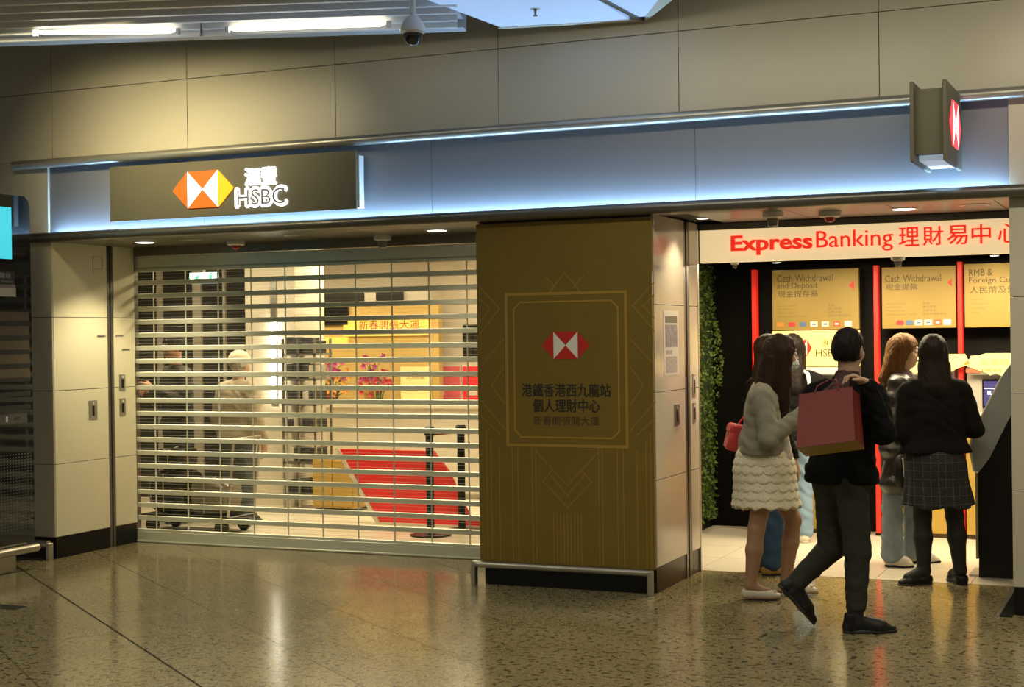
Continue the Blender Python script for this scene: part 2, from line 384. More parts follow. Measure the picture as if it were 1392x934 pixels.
for k in range(44):
    b = -.13-.205*k
    slab('panel', M_CEILP, cs, -9, -0.06+.40*max(0, -b-.13)*.36, b-.203, b, CZ+.045, CZ+.085, 0)
    slab('rib', M_RIB, cs, -9, -0.10+.36*max(0, -b-.13)*.36, b-.020, b+.016, CZ-.006, CZ+.045, 0)
# luminous cool panel beside the slats
M_LUM = mat('luminous_panel', (0.35, 0.4, 0.45), 0.5, emit=(0.40, 0.60, 1.0), es=0.56)
P1, P2 = Vector((-3.87, 8.66)), Vector((-2.99, 8.85))
pn = Vector((-0.62, -0.785))
lp = thing('ceiling_light_panel', 'pale blue luminous ceiling panel beside the slatted ceiling', 'ceiling light', (P1.x, P1.y, CZ))
e0 = Vector((0.13, -0.99))
A_, B_ = P1, P2
C_ = Vector((-3.05, 6.4)); D_ = Vector((-4.30, 6.2))
def quadp(name, m, par, pts, z0, z1): return link(name, MB().prism([tuple(p) for p in pts], z0, z1, 'z').mesh(name), m, par)
quadp('diffuser', M_LUM, lp, [P1+Vector((.03, -.03)), P2+Vector((-.05, -.06)), Vector((-3.02, 8.10)), Vector((-3.62, 7.30)), Vector((-3.95, 7.0))], CZ, CZ+.05)
quadp('frame', M_WALL, lp, [P1, P2, P2+Vector((-.05, -.06)), P1+Vector((.03, -.03))], CZ-.005, CZ+.16)
lp2 = thing('ceiling_light_panel', 'small tilted pale ceiling panel at the corner of the luminous ceiling', 'ceiling light', (-2.9, 8.5, CZ))
quadp('diffuser', M_LUM, lp2, [Vector((-3.0, 8.76)), Vector((-2.985, 8.10)), Vector((-2.66, 7.75)), Vector((-2.60, 8.15)), Vector((-2.93, 8.77))], CZ+.004, CZ+.05)
quadp('frame', M_WALL, lp2, [Vector((-2.955, 8.86)), Vector((-2.93, 8.77)), Vector((-2.60, 8.15)), Vector((-2.40, 7.60)), Vector((-2.32, 7.62)), Vector((-2.53, 8.22))], CZ-.004, CZ+.16)
quadp('frame', M_DSTEEL, lp2, [Vector((-2.99, 8.85)), Vector((-2.965, 8.86)), Vector((-2.985, 8.10)), Vector((-3.015, 8.10))], CZ-.006, CZ+.10)
# fluorescent battens in the slats
M_TUBE = mat('tube_glow', (1, 1, 1), 0.4, emit=(1.0, 0.90, 0.66), es=9.0)
def batten(pa, pb, label):
    pa, pb = Vector(pa), Vector(pb); t = thing('fluorescent_batten', label, 'ceiling light', ((pa.x+pb.x)/2, (pa.y+pb.y)/2, CZ), group='battens between the ceiling slats')
    d = (pb-pa).normalized()
    link('tube', MB().tube([pa+Vector((0, 0, .015)), pa+d*.05+Vector((0, 0, .004)), pb-d*.05+Vector((0, 0, .004)), pb+Vector((0, 0, .015))], [.006, .013, .013, .006], 10).mesh('tube', 40), M_TUBE, t)
    for e in (pa, pb): link('end_cap', MB().box(e.x-.012, e.x+.012, e.y-.012, e.y+.012, CZ-.045, CZ-.006).mesh('end_cap'), M_CEILP, t)
    a = math.atan2(d.y, d.x); mid = (pa+pb)/2
    area('batten_light', (mid.x, mid.y, CZ-.02), ((pb-pa).length-.04, .016), 42 if pa.x < -6 else 30, (1.0, .86, .50), (0, 0, a))
    return t
batten((-6.42, 7.36, CZ-.028), (-5.62, 7.72, CZ-.028), 'lit fluorescent batten with warm glow over the left pier side')
batten((-5.32, 7.82, CZ-.028), (-4.36, 8.125, CZ-.028), 'lit fluorescent batten between slats beside the ceiling dome camera')
sp = thing('sprinkler', 'small sprinkler head under the luminous ceiling panel', 'sprinkler', (-3.437, 8.24, CZ-.04))
link('rose', MB().lathe([(.032, -.002), (.03, .002)], (-3.437, 8.24, CZ-.001)).mesh('rose'), M_WHITEP, sp)
link('head', MB().lathe([(.004, -.045), (.014, -.043), (.014, -.038), (.006, -.034), (.008, -.012), (.012, 0)], (-3.437, 8.24, CZ-.001), 10).mesh('head'), M_DSTEEL, sp)
sp = thing('sprinkler', 'small dark sprinkler head between the two fluorescent battens', 'sprinkler', (-5.50, 7.80, CZ-.05))
link('head', MB().lathe([(.004, -.045), (.013, -.043), (.013, -.038), (.006, -.034), (.008, -.012), (.008, .06)], (-5.50, 7.80, CZ-.005), 10).mesh('head'), M_DSTEEL, sp)
# dome camera hanging from the ceiling
dc = thing('dome_camera', 'white pendant dome camera with dark glass hanging below the ceiling slats', 'camera', (-4.02, 7.80, CZ-.2))
cx, cy, cz = -3.985, 7.72, 3.372
link('housing', MB().lathe([(.066, 0), (.076, .005), (.076, .018), (.070, .036), (.052, .07), (.032, .095), (.022, .10)], (cx, cy, cz), 28).mesh('housing', 50), M_WHITEP, dc)
link('dome', MB().lathe([(.004, -.074), (.028, -.069), (.046, -.050), (.055, -.022), (.057, .002)], (cx, cy, cz), 24).mesh('dome', 60), M_DGLASS, dc)
link('pole', MB().tube([(cx, cy, cz+.09), (cx, cy, CZ+.02)], .018, 12).mesh('pole', 40), M_WHITEP, dc)
link('dome_rim', MB().tube([(cx+.058*math.cos(a), cy+.058*math.sin(a), cz-.002) for a in [math.pi*2*k/24 for k in range(25)]], .004, 6).mesh('dome_rim', 40), M_WHITEP, dc)

# ================================================================ FACADE THINGS
# ---- lit shop sign
sg = thing('shop_sign', 'long olive shop sign with glowing orange hexagon emblem and white outlined letters', 'sign', (-6.035, 8.85, 2.487))
B('sign_box', M_SIGNBOX, sg, (-7.06, -5.012, 8.85, 8.872, 2.487, 2.884), bev=.003)
B('sign_return', M_WHITEP, sg, (-7.04, -5.0, 8.872, 8.935, 2.497, 2.85))
B('bracket', M_DSTEEL, sg, (-6.7, -6.64, 8.935, 8.975, 2.6, 2.75), (-5.4, -5.34, 8.935, 8.975, 2.6, 2.75))
M_EO = mat('emblem_lit_orange', (.35, .03, .005), .5, emit=(1.0, .16, .004), es=1.15)
M_EY = mat('emblem_lit_yellow', (.35, .14, .005), .5, emit=(1.0, .48, .01), es=1.35)
M_EW = mat('letters_lit_white', (1, 1, 1), .4, emit=(.95, .95, 1.0), es=2.2)
hexlogo(sg, -6.497, -5.987, 2.553, 2.811, 8.849, M_EO, M_EW, d=.012, mr2=M_EY)
text('lettering', '滙豐', -5.888, -5.637, 2.690, 2.806, 8.849, M_EW, sg, depth=.012, thick=.005)
text('lettering', 'HSBC', -5.966, -5.556, 2.542, 2.672, 8.849, M_EW, sg, depth=.010, thick=.010)
text('letter_faces', 'HSBC', -5.955, -5.567, 2.552, 2.662, 8.8385, mat('letter_face_grey', (.20, .20, .24), .5), sg)
# ---- projecting sign
ps = thing('projecting_sign', 'dark projecting box sign with lit hexagon emblem on its side', 'sign', (-1.187, 8.6, 2.53))
for xa, xb in ((-1.284, -1.262), (-1.112, -1.09)): B('side_plate', M_SIGNBOX, ps, (xa, xb, 8.30, 8.93, 2.53, 2.962), bev=.003)
B('core', M_SIGNBOX, ps, (-1.262, -1.112, 8.345, 8.93, 2.575, 2.925))
B('light_tray', mat('tray_white', (.75, .8, .85), .4, emit=(.62, .8, 1), es=.35), ps, (-1.255, -1.118, 8.42, 8.88, 2.545, 2.575))
B('mount', M_DSTEEL, ps, (-1.24, -1.13, 8.93, 8.975, 2.62, 2.9))
M_PR = mat('emblem_lit_red', (1, .1, .1), .4, emit=(1.0, .05, .06), es=1.4)
hexlogo(ps, 8.40, 8.84, 2.63, 2.88, -1.0895, M_PR, M_EW, face='+x', d=.006)

# ---- roller shutter
M_PANE = bpy.data.materials.new('clear_polycarbonate'); M_PANE.use_nodes = True
nt = M_PANE.node_tree; pb = nt.nodes['Principled BSDF']; tr = nt.nodes.new('ShaderNodeBsdfTransparent'); ms = nt.nodes.new('ShaderNodeMixShader')
pb.inputs['Base Color'].default_value = (.25, .25, .22, 1); pb.inputs['Roughness'].default_value = .08
tr.inputs[0].default_value = (.93, .93, .90, 1); ms.inputs[0].default_value = .05
nt.links.new(tr.outputs[0], ms.inputs[1]); nt.links.new(pb.outputs[0], ms.inputs[2]); nt.links.new(ms.outputs[0], nt.nodes['Material Output'].inputs[0])
rs = thing('roller_shutter', 'closed see-through roller shutter of aluminium slats across the bank entrance', 'shutter', (-5.9, 9.9, 0))
SX0, SX1 = -7.655, -4.16
slat_me = MB().prism([(-.014, -.016), (-.005, -.020), (.009, -.014), (.012, 0), (.009, .014), (-.005, .020), (-.014, .016)], SX0, SX1, 'x').mesh('slat', 30); slat_me.materials.append(M_SHUT)
lx = [-7.479+0.309*k for k in range(11)]
pane_cache = {}; link_me = MB().box(-.0035, .0035, -.005, .005, -.0362, .0362).mesh('link'); link_me.materials.append(M_SHUT)
rib_c = {}
for k in range(-1, 20):
    z = .195+.105*k
    s = link('slat', slat_me, None, rs); s.matrix_parent_inverse = Matrix.Translation((5.9, -9.9, 0)); s.location = (0, 9.9, z)
    if k == 19: continue
    zc = z+.0525
    for x in lx:
        o = link('link', link_me, None, rs); o.location = (x, 9.9, zc)
    ends = [SX0]+lx+[SX1]
    for xa, xb in zip(ends[:-1], ends[1:]):
        wdt = round(xb-xa-.012, 4)
        if wdt < .05: continue
        if wdt not in pane_cache:
            pm = MB().box(-wdt/2, wdt/2, -.0015, .0015, -.036, .036).box(-wdt/2, wdt/2, -.004, -.0018, -.0170, -.0158).box(-wdt/2, wdt/2, -.004, -.0018, .0140, .0152).mesh('pane'); pm.materials.append(M_PANE); pm.materials.append(M_SHUT); pm.polygons.foreach_set('material_index', [0]*6+[1]*12)
            pane_cache[wdt] = pm
        o = link('pane', pane_cache[wdt], None, rs); o.location = ((xa+xb)/2, 9.9, zc)
o = link('slat', MB().prism([(-.014, -.05), (-.004, -.052), (.012, -.03), (.012, .03), (-.004, .052), (-.014, .05)], SX0, SX1, 'x').mesh('solid_slat', 30), M_SHUT, rs); o.location = (0, 9.9, .195+.105*20-.05)
o = link('slat', o.data, None, rs); o.location = (0, 9.9, .195+.105*21-.05)
B('bottom_bar', M_SHUT, rs, (SX0, SX1, 9.882, 9.915, 0.012, .088), (SX0, SX1, 9.872, 9.925, .002, .016), bev=.003)
struct(B('trim_7', M_SOFF, None, (-7.66, -4.15, 9.86, 9.93, 2.30, 2.37)))
for xa, xb in ((-7.668, -7.652), (-4.166, -4.15)): B('guide_rail', M_DSTEEL, rs, (xa, xb, 9.872, 9.93, 0, 2.30))

# ---- gold wrap panel on the middle pier
gp = thing('gold_poster_panel', 'tall gold printed panel with red and white hexagon emblem on the pier', 'poster panel', (-3.55, 8.92, .153))
B('board', M_GOLD, gp, (-4.155, -2.955, 8.905, 8.93, .153, 2.352), bev=.002)
hexlogo(gp, -3.700, -3.370, 1.470, 1.642, 8.9045, M_LOGORED, M_LOGOWHITE, d=.0015)
text('lettering', '港鐵香港西九龍站', -3.842, -3.234, 1.228, 1.312, 8.9045, M_TEXTB, gp, thick=.0022)
text('lettering', '個人理財中心', -3.766, -3.308, 1.130, 1.212, 8.9045, M_TEXTB, gp, thick=.0022)
text('lettering', '新春開張開大運', -3.762, -3.314, 1.048, 1.104, 8.9045, mat('brown_print', (.05, .031, .006), .5), gp, thick=.0008)
def strokes(name, lines, wd, m, y0=8.9045, y1=8.9035, parent=gp):
    mb = MB(); cnt = 0
    for ln in lines:
        for (xa, za), (xb, zb) in zip(ln[:-1], ln[1:]):
            d = Vector((xb-xa, zb-za))
            if d.length < 1e-5: continue
            n = Vector((-d.y, d.x)).normalized()*wd/2; e = d.normalized()*wd/2
            a = Vector((xa, za))-e; b = Vector((xb, zb))+e
            cnt += 1; mb.prism([tuple(a-n), tuple(b-n), tuple(b+n), tuple(a+n)], y0, y1-(cnt % 5)*8e-5, 'y')
    return link(name, mb.mesh(name), m, parent)
X0, X1, Z0, Z1 = -3.945, -3.128, .916, 1.888
rect = lambda d, c=0: [(X0+d+c, Z0+d), (X1-d-c, Z0+d), (X1-d, Z0+d+c), (X1-d, Z1-d-c), (X1-d-c, Z1-d), (X0+d+c, Z1-d), (X0+d, Z1-d-c), (X0+d, Z0+d+c), (X0+d+c, Z0+d)]
strokes('ornament_frame', [rect(0)], .019, M_GOLD2)
strokes('ornament_frame', [rect(.052, .045)], .011, M_GOLD2)
mid = (X0+X1)/2
thin = [[(mid-.10, 1.90), (mid, 2.02), (mid+.10, 1.90)], [(mid-.13, 2.0), (mid-.06, 1.92)], [(mid+.13, 2.0), (mid+.06, 1.92)]]
for sgn in (-1, 1):
    e = mid+sgn*.595
    thin += [[(e, 1.94), (mid+sgn*.455, 1.80), (e, 1.64)], [(e, 1.86), (mid+sgn*.52, 1.80), (e, 1.72)],
             [(mid+sgn*.43, 1.60), (mid+sgn*.58, 1.44)], [(mid+sgn*.43, 1.42), (mid+sgn*.52, 1.30), (mid+sgn*.43, 1.18)],
             [(e, 1.20), (mid+sgn*.43, 1.02)], [(e, 1.10), (mid+sgn*.46, .98)]]
    for q, zt in ((.56, 1.0), (.53, .95), (.47, .90), (.38, .90), (.34, .90), (.24, .905), (.215, .905)):
        thin.append([(mid+sgn*q, .165), (mid+sgn*q, zt)])
    thin += [[(mid+sgn*.215, .88), (mid, .665)], [(mid+sgn*.10, .765), (mid+sgn*.165, .69), (mid, .52)], [(mid+sgn*.12, .735), (mid+sgn*.08, .69), (mid, .60)]]
for k in range(9): thin.append([(mid-.095+.0237*k, .165), (mid-.095+.0237*k, .485)])
strokes('ornament_lines', thin, .0065, mat('gold_thin', (.30, .19, .028), .4), 8.9045, 8.9039)['kind'] = 'stuff'
# ---- guard rail in front of it
def guard(name, label, p0, p1, z, r, posts):
    t = thing(name, label, 'rail', (p0[0], p0[1], 0))
    link('bar', MB().tube([(*p0, z), (*p1, z)], r, 14).mesh('bar', 40), M_STEEL, t)
    for x, y in posts: link('post', MB().box(x-.014, x+.014, y-.026, y+.026, 0, z+.012, bev=.003).mesh('post'), M_STEEL, t)
    return t
guard('guard_rail', 'low brushed steel guard rail at the foot of the gold pier', (-4.19, 8.868), (-2.965, 8.868), .138, .021, ((-4.18, 8.868), (-2.975, 8.868)))
# ---- plates and notice on reveals
def plate(label, face_x, y0, y1, z0, z1):
    t = thing('key_switch', label, 'switch', (face_x, (y0+y1)/2, z0))
    B('face_plate', M_STEEL, t, (face_x, face_x+.006, y0, y1, z0, z1), bev=.001)
    ym, h = (y0+y1)/2, z1-z0
    B('slot', M_BLACK, t, (face_x+.006, face_x+.0075, ym-.012, ym+.012, z0+h*.18, z1-h*.28))
    B('lamp', mat('pilot_white', (.8, .8, .75), .3), t, (face_x+.006, face_x+.010, ym-.007, ym+.007, z1-h*.22, z1-h*.10))
plate('lower steel key switch plate on the wide beige reveal panel', -7.64, 9.29, 9.385, 1.02, 1.165)
plate('upper steel key switch plate on the narrow beige strip beside the shutter', -7.64, 9.66, 9.73, 1.225, 1.355)
plate('lower steel key switch plate on the narrow beige strip beside the shutter', -7.64, 9.66, 9.73, 1.03, 1.165)
plate('steel key switch plate below the paper notice', -2.955, 9.33, 9.43, 1.025, 1.165)
plate('upper steel switch plate on the narrow strip by the lobby entrance', -2.955, 9.74, 9.80, 1.19, 1.35)
plate('lower steel switch plate on the narrow strip by the lobby entrance', -2.955, 9.74, 9.80, 1.02, 1.155)
for lbl, fx, y0, y1, z in (('small engraved label on the wide beige reveal panel', -7.64, 9.40, 9.50, 1.655), ('upper small engraved label on the narrow beige strip', -7.64, 9.62, 9.72, 1.655), ('lower small engraved label on the narrow beige strip', -7.64, 9.70, 9.80, 1.545)):
    t = thing('wall_label', lbl, 'label', (fx, y0, z)); B('strip', M_STEEL, t, (fx, fx+.002, y0, y1, z, z+.012)); B('print', M_BLACK, t, (fx+.002, fx+.0025, y0+.01, y1-.01, z+.004, z+.007))
nb = thing('wall_label', 'square outlined mark near the top of the beige reveal', 'label', (-7.64, 9.42, 2.2))
B('outline', M_STEEL, nb, (-7.64, -7.638, 9.36, 9.365, 2.15, 2.28), (-7.64, -7.638, 9.47, 9.475, 2.18, 2.28), (-7.64, -7.638, 9.36, 9.475, 2.276, 2.28), (-7.64, -7.638, 9.36, 9.475, 2.18, 2.184))
nt_ = thing('paper_notice', 'white paper notice with a dark photograph on the glossy pier side', 'notice', (-2.955, 9.28, 1.36))
M_PAPER = mat('paper', (.62, .58, .55), .6)
B('sheet', M_PAPER, nt_, (-2.955, -2.953, 9.13, 9.44, 1.355, 1.77))
B('print', mat('notice_bar', (.10, .085, .055), .6), nt_, (-2.953, -2.9525, 9.16, 9.41, 1.69, 1.735))
B('print', mat('notice_photo', (.22, .19, .24), .6, var=.9, vscale=25), nt_, (-2.953, -2.9525, 9.16, 9.41, 1.535, 1.68))
B('print', mat('notice_text', (.40, .33, .34), .6, var=.5, vscale=60), nt_, (-2.953, -2.9525, 9.17, 9.30, 1.49, 1.515), (-2.953, -2.9525, 9.17, 9.40, 1.37, 1.475))

# ---- soffit fittings
def downlight(label, x, y, on=True, r=.075):
    t = thing('downlight', label, 'ceiling light', (x, y, 2.366))
    link('ring', MB().lathe([(r, -.006), (r*1.18, -.004), (r*1.2, 0)], (x, y, 2.366)).mesh('ring', 40), M_STEEL, t)
    link('lens', MB().lathe([(r*.85, -.0075), (r*.9, -.006)], (x, y, 2.366)).mesh('lens'), M_LAMP if on else M_SOFF, t)
    if on:
        l = bpy.data.lights.new('downlight_lamp', 'SPOT'); l.energy = 85 if x < -7 else 24; l.color = WARM; l.spot_size = math.radians(120); l.spot_blend = .6; l.shadow_soft_size = .06
        o = bpy.data.objects.new('downlight_lamp', l); COL.objects.link(o); o.location = (x, y, 2.345)
downlight('round lit downlight in the soffit beside the left pier', -7.09, 9.29)
downlight('round lit downlight in the soffit beside the gold pier, above the shutter', -4.69, 9.41)
downlight('round lit downlight in the soffit over the lobby entrance', -1.49, 9.37)
downlight('small round lit downlight in the soffit corner by the glossy pier side', -2.76, 9.37, r=.04)
downlight('unlit round plate in the soffit between downlight and smoke detector', -6.70, 9.32, on=False)
downlight('unlit round plate in the soffit by the right pier', -1.07, 9.34, on=False)
downlight('unlit small plate in the soffit above the middle of the shutter', -5.80, 9.30, on=False, r=.05)
def smoke(label, x, y):
    t = thing('smoke_detector', label, 'detector', (x, y, 2.366))
    link('base', MB().lathe([(.055, -.035), (.068, -.028), (.07, 0)], (x, y, 2.366)).mesh('base', 40), M_WHITEP, t)
    link('indicator', MB().lathe([(.012, -.065), (.030, -.055), (.034, -.036)], (x, y, 2.366)).mesh('indicator', 60), mat('red_lens', (.35, .01, .01), .15), t)
def ccam(label, x, y, z=2.366, k=1.0):
    t = thing('security_camera', label, 'camera', (x, y, z))
    link('mount', MB().lathe([(.036*k, -.04*k), (.062*k, -.03*k), (.065*k, 0)], (x, y, z)).mesh('mount', 40), M_WHITEP, t)
    link('dome', MB().lathe([(.012*k, -.095*k), (.03*k, -.085*k), (.034*k, -.06*k), (.036*k, -.04*k)], (x, y, z)).mesh('dome', 50), mat('smoked', (.22, .21, .17), .2), t)
smoke('smoke detector with red lens in the soffit over the shutter', -6.47, 9.58)
smoke('smoke detector with red lens in the soffit over the lobby entrance', -1.94, 9.36)
ccam('small dome camera in the soffit over the shutter', -5.28, 9.70)
ccam('small dome camera in the soffit over the lobby entrance', -2.26, 9.20)

# ---- black glass machine on the left, its front facing the pier side
tm = thing('information_kiosk', 'tall black glass machine with cyan screen beside the left pier', 'kiosk', (-7.75, 7.9, 0))
M_BGL = mat('black_glass', (.012, .014, .018), .06, spec=.6, coat=.5)
pts = [(7.2, .165), (8.49, .165), (8.52, .185), (8.535, .22), (8.525, 2.60), (8.51, 2.635), (8.47, 2.665), (7.2, 2.665)]
link('glass_front', MB().prism(pts, -7.55, -7.515, 'x').mesh('glass_front'), M_BGL, tm)
link('edge_frame', MB().prism([(y+.006 if y > 7.5 else y, z+(.006 if z > 1 else -.006)) for y, z in pts], -7.60, -7.55, 'x').mesh('edge_frame'), M_STEEL, tm)
B('body', mat('machine_body', (.05, .05, .05), .5), tm, (-7.80, -7.60, 7.2, 8.46, .12, 2.6))
B('base', M_STEEL, tm, (-7.80, -7.50, 7.2, 8.32, 0, .125), bev=.004)
B('screen', mat('cyan_screen', (.05, .5, .6), .3, emit=(.06, .62, .74), es=.95), tm, (-7.515, -7.513, 7.3, 8.335, 2.21, 2.575))
B('notice', mat('dark_card', (.03, .03, .035), .5), tm, (-7.515, -7.512, 7.9, 8.36, 2.03, 2.125))
B('notice', mat('mauve_card', (.30, .24, .24), .5), tm, (-7.515, -7.512, 7.9, 8.365, 2.005, 2.03))
B('notice', mat('pale_card', (.55, .52, .46), .5), tm, (-7.515, -7.512, 7.9, 8.37, 1.945, 2.003))
text('lettering', '西九龍站', 8.10, 8.318, 2.075, 2.112, -7.5115, mat('card_print', (.5, .5, .5), .5), tm, face='+x')
text('lettering', 'Kowloon Station', 8.06, 8.34, 2.043, 2.06, -7.5115, MATS['card_print'], tm, face='+x')
B('ticket_slot', mat('machine_grey', (.10, .10, .10), .4), tm, (-7.515, -7.508, 8.0, 8.46, 1.045, 1.115))
B('slot', M_BLACK, tm, (-7.508, -7.507, 8.33, 8.385, 1.072, 1.077), (-7.508, -7.507, 8.33, 8.385, 1.084, 1.089))
text('lettering', '1', 8.245, 8.265, 1.06, 1.10, -7.5075, M_WHITEP, tm, face='+x')
dm = MB()
for i in range(30):
    for j in range(26):
        y, z = 8.50-.03*i, .30+.021*j
        dm.box(-7.515, -7.5135, y-.004, y+.004, z-.003, z+.003)
q = link('dot_pattern', dm.mesh('dot_pattern'), mat('dot_grey', (.22, .22, .21), .5), tm); q['kind'] = 'stuff'
for z in (1.74, 1.64, 1.54, 1.44, 1.34, 1.24, 1.145): B('slat_reflection', mat('reflection_dark', (.035, .04, .045), .3), tm, (-7.515, -7.507, 7.3, 8.50, z, z+.03))  # reflection of the shutter slats in the glass, put in as dark bars
for z in (1.77, 1.67, 1.57, 1.47, 1.37): B('slat_reflection_band', mat('reflection_bronze', (.13, .105, .075), .35), tm, (-7.515, -7.511, 7.3, 8.50, z, z+.068))  # bronze bands between them, same shutter reflection set into the colour
guard('guard_rail', 'thick round steel rail along the foot of the black glass machine', (-7.46, 6.9), (-7.46, 8.49), .152, .03, ((-7.47, 7.0),))
guard('guard_rail', 'short dark steel rail end beside the black plinth of the left pier', (-7.95, 8.84), (-7.66, 8.84), .115, .03, ((-7.655, 8.845),))
# ---- drain grate in the floor
dg = thing('drain_grate', 'small steel drain grate set in the terrazzo floor', 'grate', (-6.6, 7.1, 0))
B('frame', M_STEEL, dg, (-6.95, -6.42, 7.10, 7.24, .0004, .002))
for k in range(22): B('bar', M_BLACK, dg, (-6.94+.0235*k, -6.928+.0235*k, 7.11, 7.165, .002, .0032), (-6.94+.0235*k, -6.928+.0235*k, 7.175, 7.23, .002, .0032))
# ================================================================ CASH MACHINE LOBBY
M_HEAD = mat('header_cream', (.80, .72, .52), .45, emit=(1.0, .76, .40), es=.70)
M_LRED = mat('letters_red', (.75, .03, .02), .4, emit=(1.0, .03, .012), es=.75)
M_HRED = mat('header_red', (.75, .03, .02), .4, emit=(.9, .025, .012), es=.25)
hs = thing('header_sign', 'long cream backlit header with raised red letters over the lobby', 'sign', (-1.9, 9.95, 2.10))
B('box', M_HEAD, hs, (-2.953, 1.9, 9.945, 10.02, 2.102, 2.322))
text('lettering', 'Express', -2.730, -2.176, 2.142, 2.279, 9.945, M_LRED, hs, bold=.028, depth=.02)
text('lettering', 'Banking', -2.150, -1.652, 2.142, 2.287, 9.945, M_LRED, hs, depth=.02)
for ch, a in zip('理財易中心', (-1.614, -1.463, -1.312, -1.161, -1.000)):
    text('lettering', ch, a, a+(.128 if ch != '中' else .118), 2.166, 2.290, 9.945, M_LRED, hs, bold=.006, depth=.02)
B('dark_rebate', M_DSTEEL, hs, (-2.953, 1.9, 9.93, 10.02, 2.322, 2.366))
# warm wash under the soffit onto the header and floor
M_PGOLD = mat('panel_gold', (.34, .235, .06), .42, metal=.25, var=.06, vscale=3)
M_PTXT = mat('panel_print', (.075, .05, .018), .5)
M_PTXT2 = mat('panel_fine_print', (.20, .14, .045), .5)
M_LBOX = mat('lightbox_yellow', (.8, .6, .2), .4, emit=(1.0, .66, .17), es=.85)
M_ATM = mat('machine_silver', (.50, .47, .42), .35, metal=.3)
M_CARD = [mat('card_'+n, c, .45) for n, c in (('orange', (.65, .22, .03)), ('red', (.55, .04, .05)), ('blue', (.10, .17, .33)), ('white', (.78, .74, .6)), ('ivory', (.72, .68, .55)), ('crimson', (.6, .10, .06)), ('pale', (.8, .76, .62)))]
def atm_sign(label, x0, x1, z0, z1, titles, cols, cards, arrow):
    t = thing('machine_sign', label, 'sign', ((x0+x1)/2, 12.10, z0))
    B('board', M_PGOLD, t, (x0, x1, 12.10, 12.14, z0, z1), bev=.002)
    for s, a, b, c, d in titles: text('lettering', s, a, b, c, d, 12.0995, M_PTXT, t)
    for s, a, b, c, d in cols: text('fine_print', s, a, b, c, d, 12.0995, M_PTXT2, t)
    if cards:
        n = 7; p = (x1-x0-.06)/n
        for k in range(n):
            xa = x0+.032+p*k; mb = MB()
            if k < 3:
                mb.lathe([(.019, -.001), (.019, .001)], (xa+.024, 12.0985, 1.684), 16, 'y').lathe([(.019, -.0015), (.019, .0005)], (xa+.046, 12.0985, 1.684), 16, 'y').box(xa+.02, xa+.05, 12.0965, 12.098, 1.679, 1.689)
            else: mb.box(xa+.004, xa+.062, 12.0975, 12.0995, 1.663, 1.705)
            link('card_badge', mb.mesh('card_badge'), M_CARD[k], t)
            if k in (3, 4, 5): B('badge_mark', M_CARD[(2, 2, 5)[k-3]] if k != 5 else M_CARD[3], t, (xa+.018, xa+.048, 12.0965, 12.0975, 1.677, 1.69))
    if arrow:
        ax, az, s = arrow
        link('arrow', MB().prism([(ax, az), (ax+s, az-s*.95), (ax+s, az+s*.95)], 12.0995, 12.097, 'y').mesh('arrow'), M_HRED, t)
    return t
fine = [('Account Enquiry', 1.835), ('Bill Payment', 1.807), ('Cheque Deposit', 1.779), ('Withdrawal and Transfer', 1.751)]
fc = [('查詢', 1.835), ('繳付賬單', 1.807), ('支票存款', 1.779), ('提款及轉賬服務', 1.751)]
def finecol(x, xc, w=.011):
    o = []
    for s, z in fine: o.append((s, x, x+.0105*len(s), z-.008, z+.008))
    for s, z in fc: o.append((s, xc, xc+.026*len(s), z-.010, z+.010))
    return o
atm_sign('gold sign board reading Cash Withdrawal and Deposit above the lit yellow box', -2.985, -2.284, 1.640, 2.126,
         [('Cash Withdrawal', -2.943, -2.488, 2.030, 2.088), ('and Deposit', -2.943, -2.613, 1.962, 2.022), ('現金提存易', -2.938, -2.614, 1.905, 1.960)], finecol(-2.94, -2.53), True, (-2.362, 1.990, .042))
atm_sign('gold sign board reading Cash Withdrawal between two red posts', -2.103, -1.536, 1.640, 2.124,
         [('Cash Withdrawal', -2.076, -1.647, 2.006, 2.062), ('現金提款', -2.072, -1.827, 1.943, 1.992)], finecol(-2.07, -1.79), True, (-1.60, 1.992, .034))
atm_sign('gold sign board reading RMB and Foreign Currency by the right pier', -1.472, -0.60, 1.640, 2.133,
         [('RMB &', -1.436, -1.262, 2.038, 2.090), ('Foreign Currency', -1.437, -0.95, 1.970, 2.028), ('人民幣及外幣', -1.432, -1.02, 1.902, 1.957)],
         [('Payment for', -1.422, -1.32, 1.845, 1.862), ('Japanese Yen', -1.422, -1.285, 1.813, 1.830), ('US Dollar', -1.422, -1.32, 1.780, 1.797), ('Euro', -1.422, -1.37, 1.747, 1.764)], False, None)
for lab, x, ztop in (('red upright post left of the deposit sign board, by the moss wall', -3.150, 2.137), ('red upright post between the two cash withdrawal sign boards', -2.164, 2.143), ('red upright post beside the foreign currency sign board', -1.522, 2.151)):
    t = thing('red_post', lab, 'post', (x, 12.1, 0)); B('upright', M_HRED, t, (x, x+.036, 12.07, 12.16, .02, ztop), bev=.003); B('foot', M_BLACK, t, (x-.004, x+.04, 12.06, 12.17, 0, .02))
# lit yellow box with emblem
lb = thing('lightbox_sign', 'lit yellow box with red emblem and dark letters under the deposit board', 'sign', (-2.63, 12.09, 1.345))
B('box', M_LBOX, lb, (-2.985, -2.284, 12.085, 12.14, 1.345, 1.632), bev=.003)
hexlogo(lb, -2.815, -2.661, 1.427, 1.558, 12.0845, M_HRED, M_LOGOWHITE, d=.002)
text('lettering', 'HSBC', -2.632, -2.43, 1.421, 1.480, 12.0845, M_PTXT, lb)
text('lettering', '滙豐', -2.583, -2.46, 1.500, 1.563, 12.0845, M_PTXT, lb)
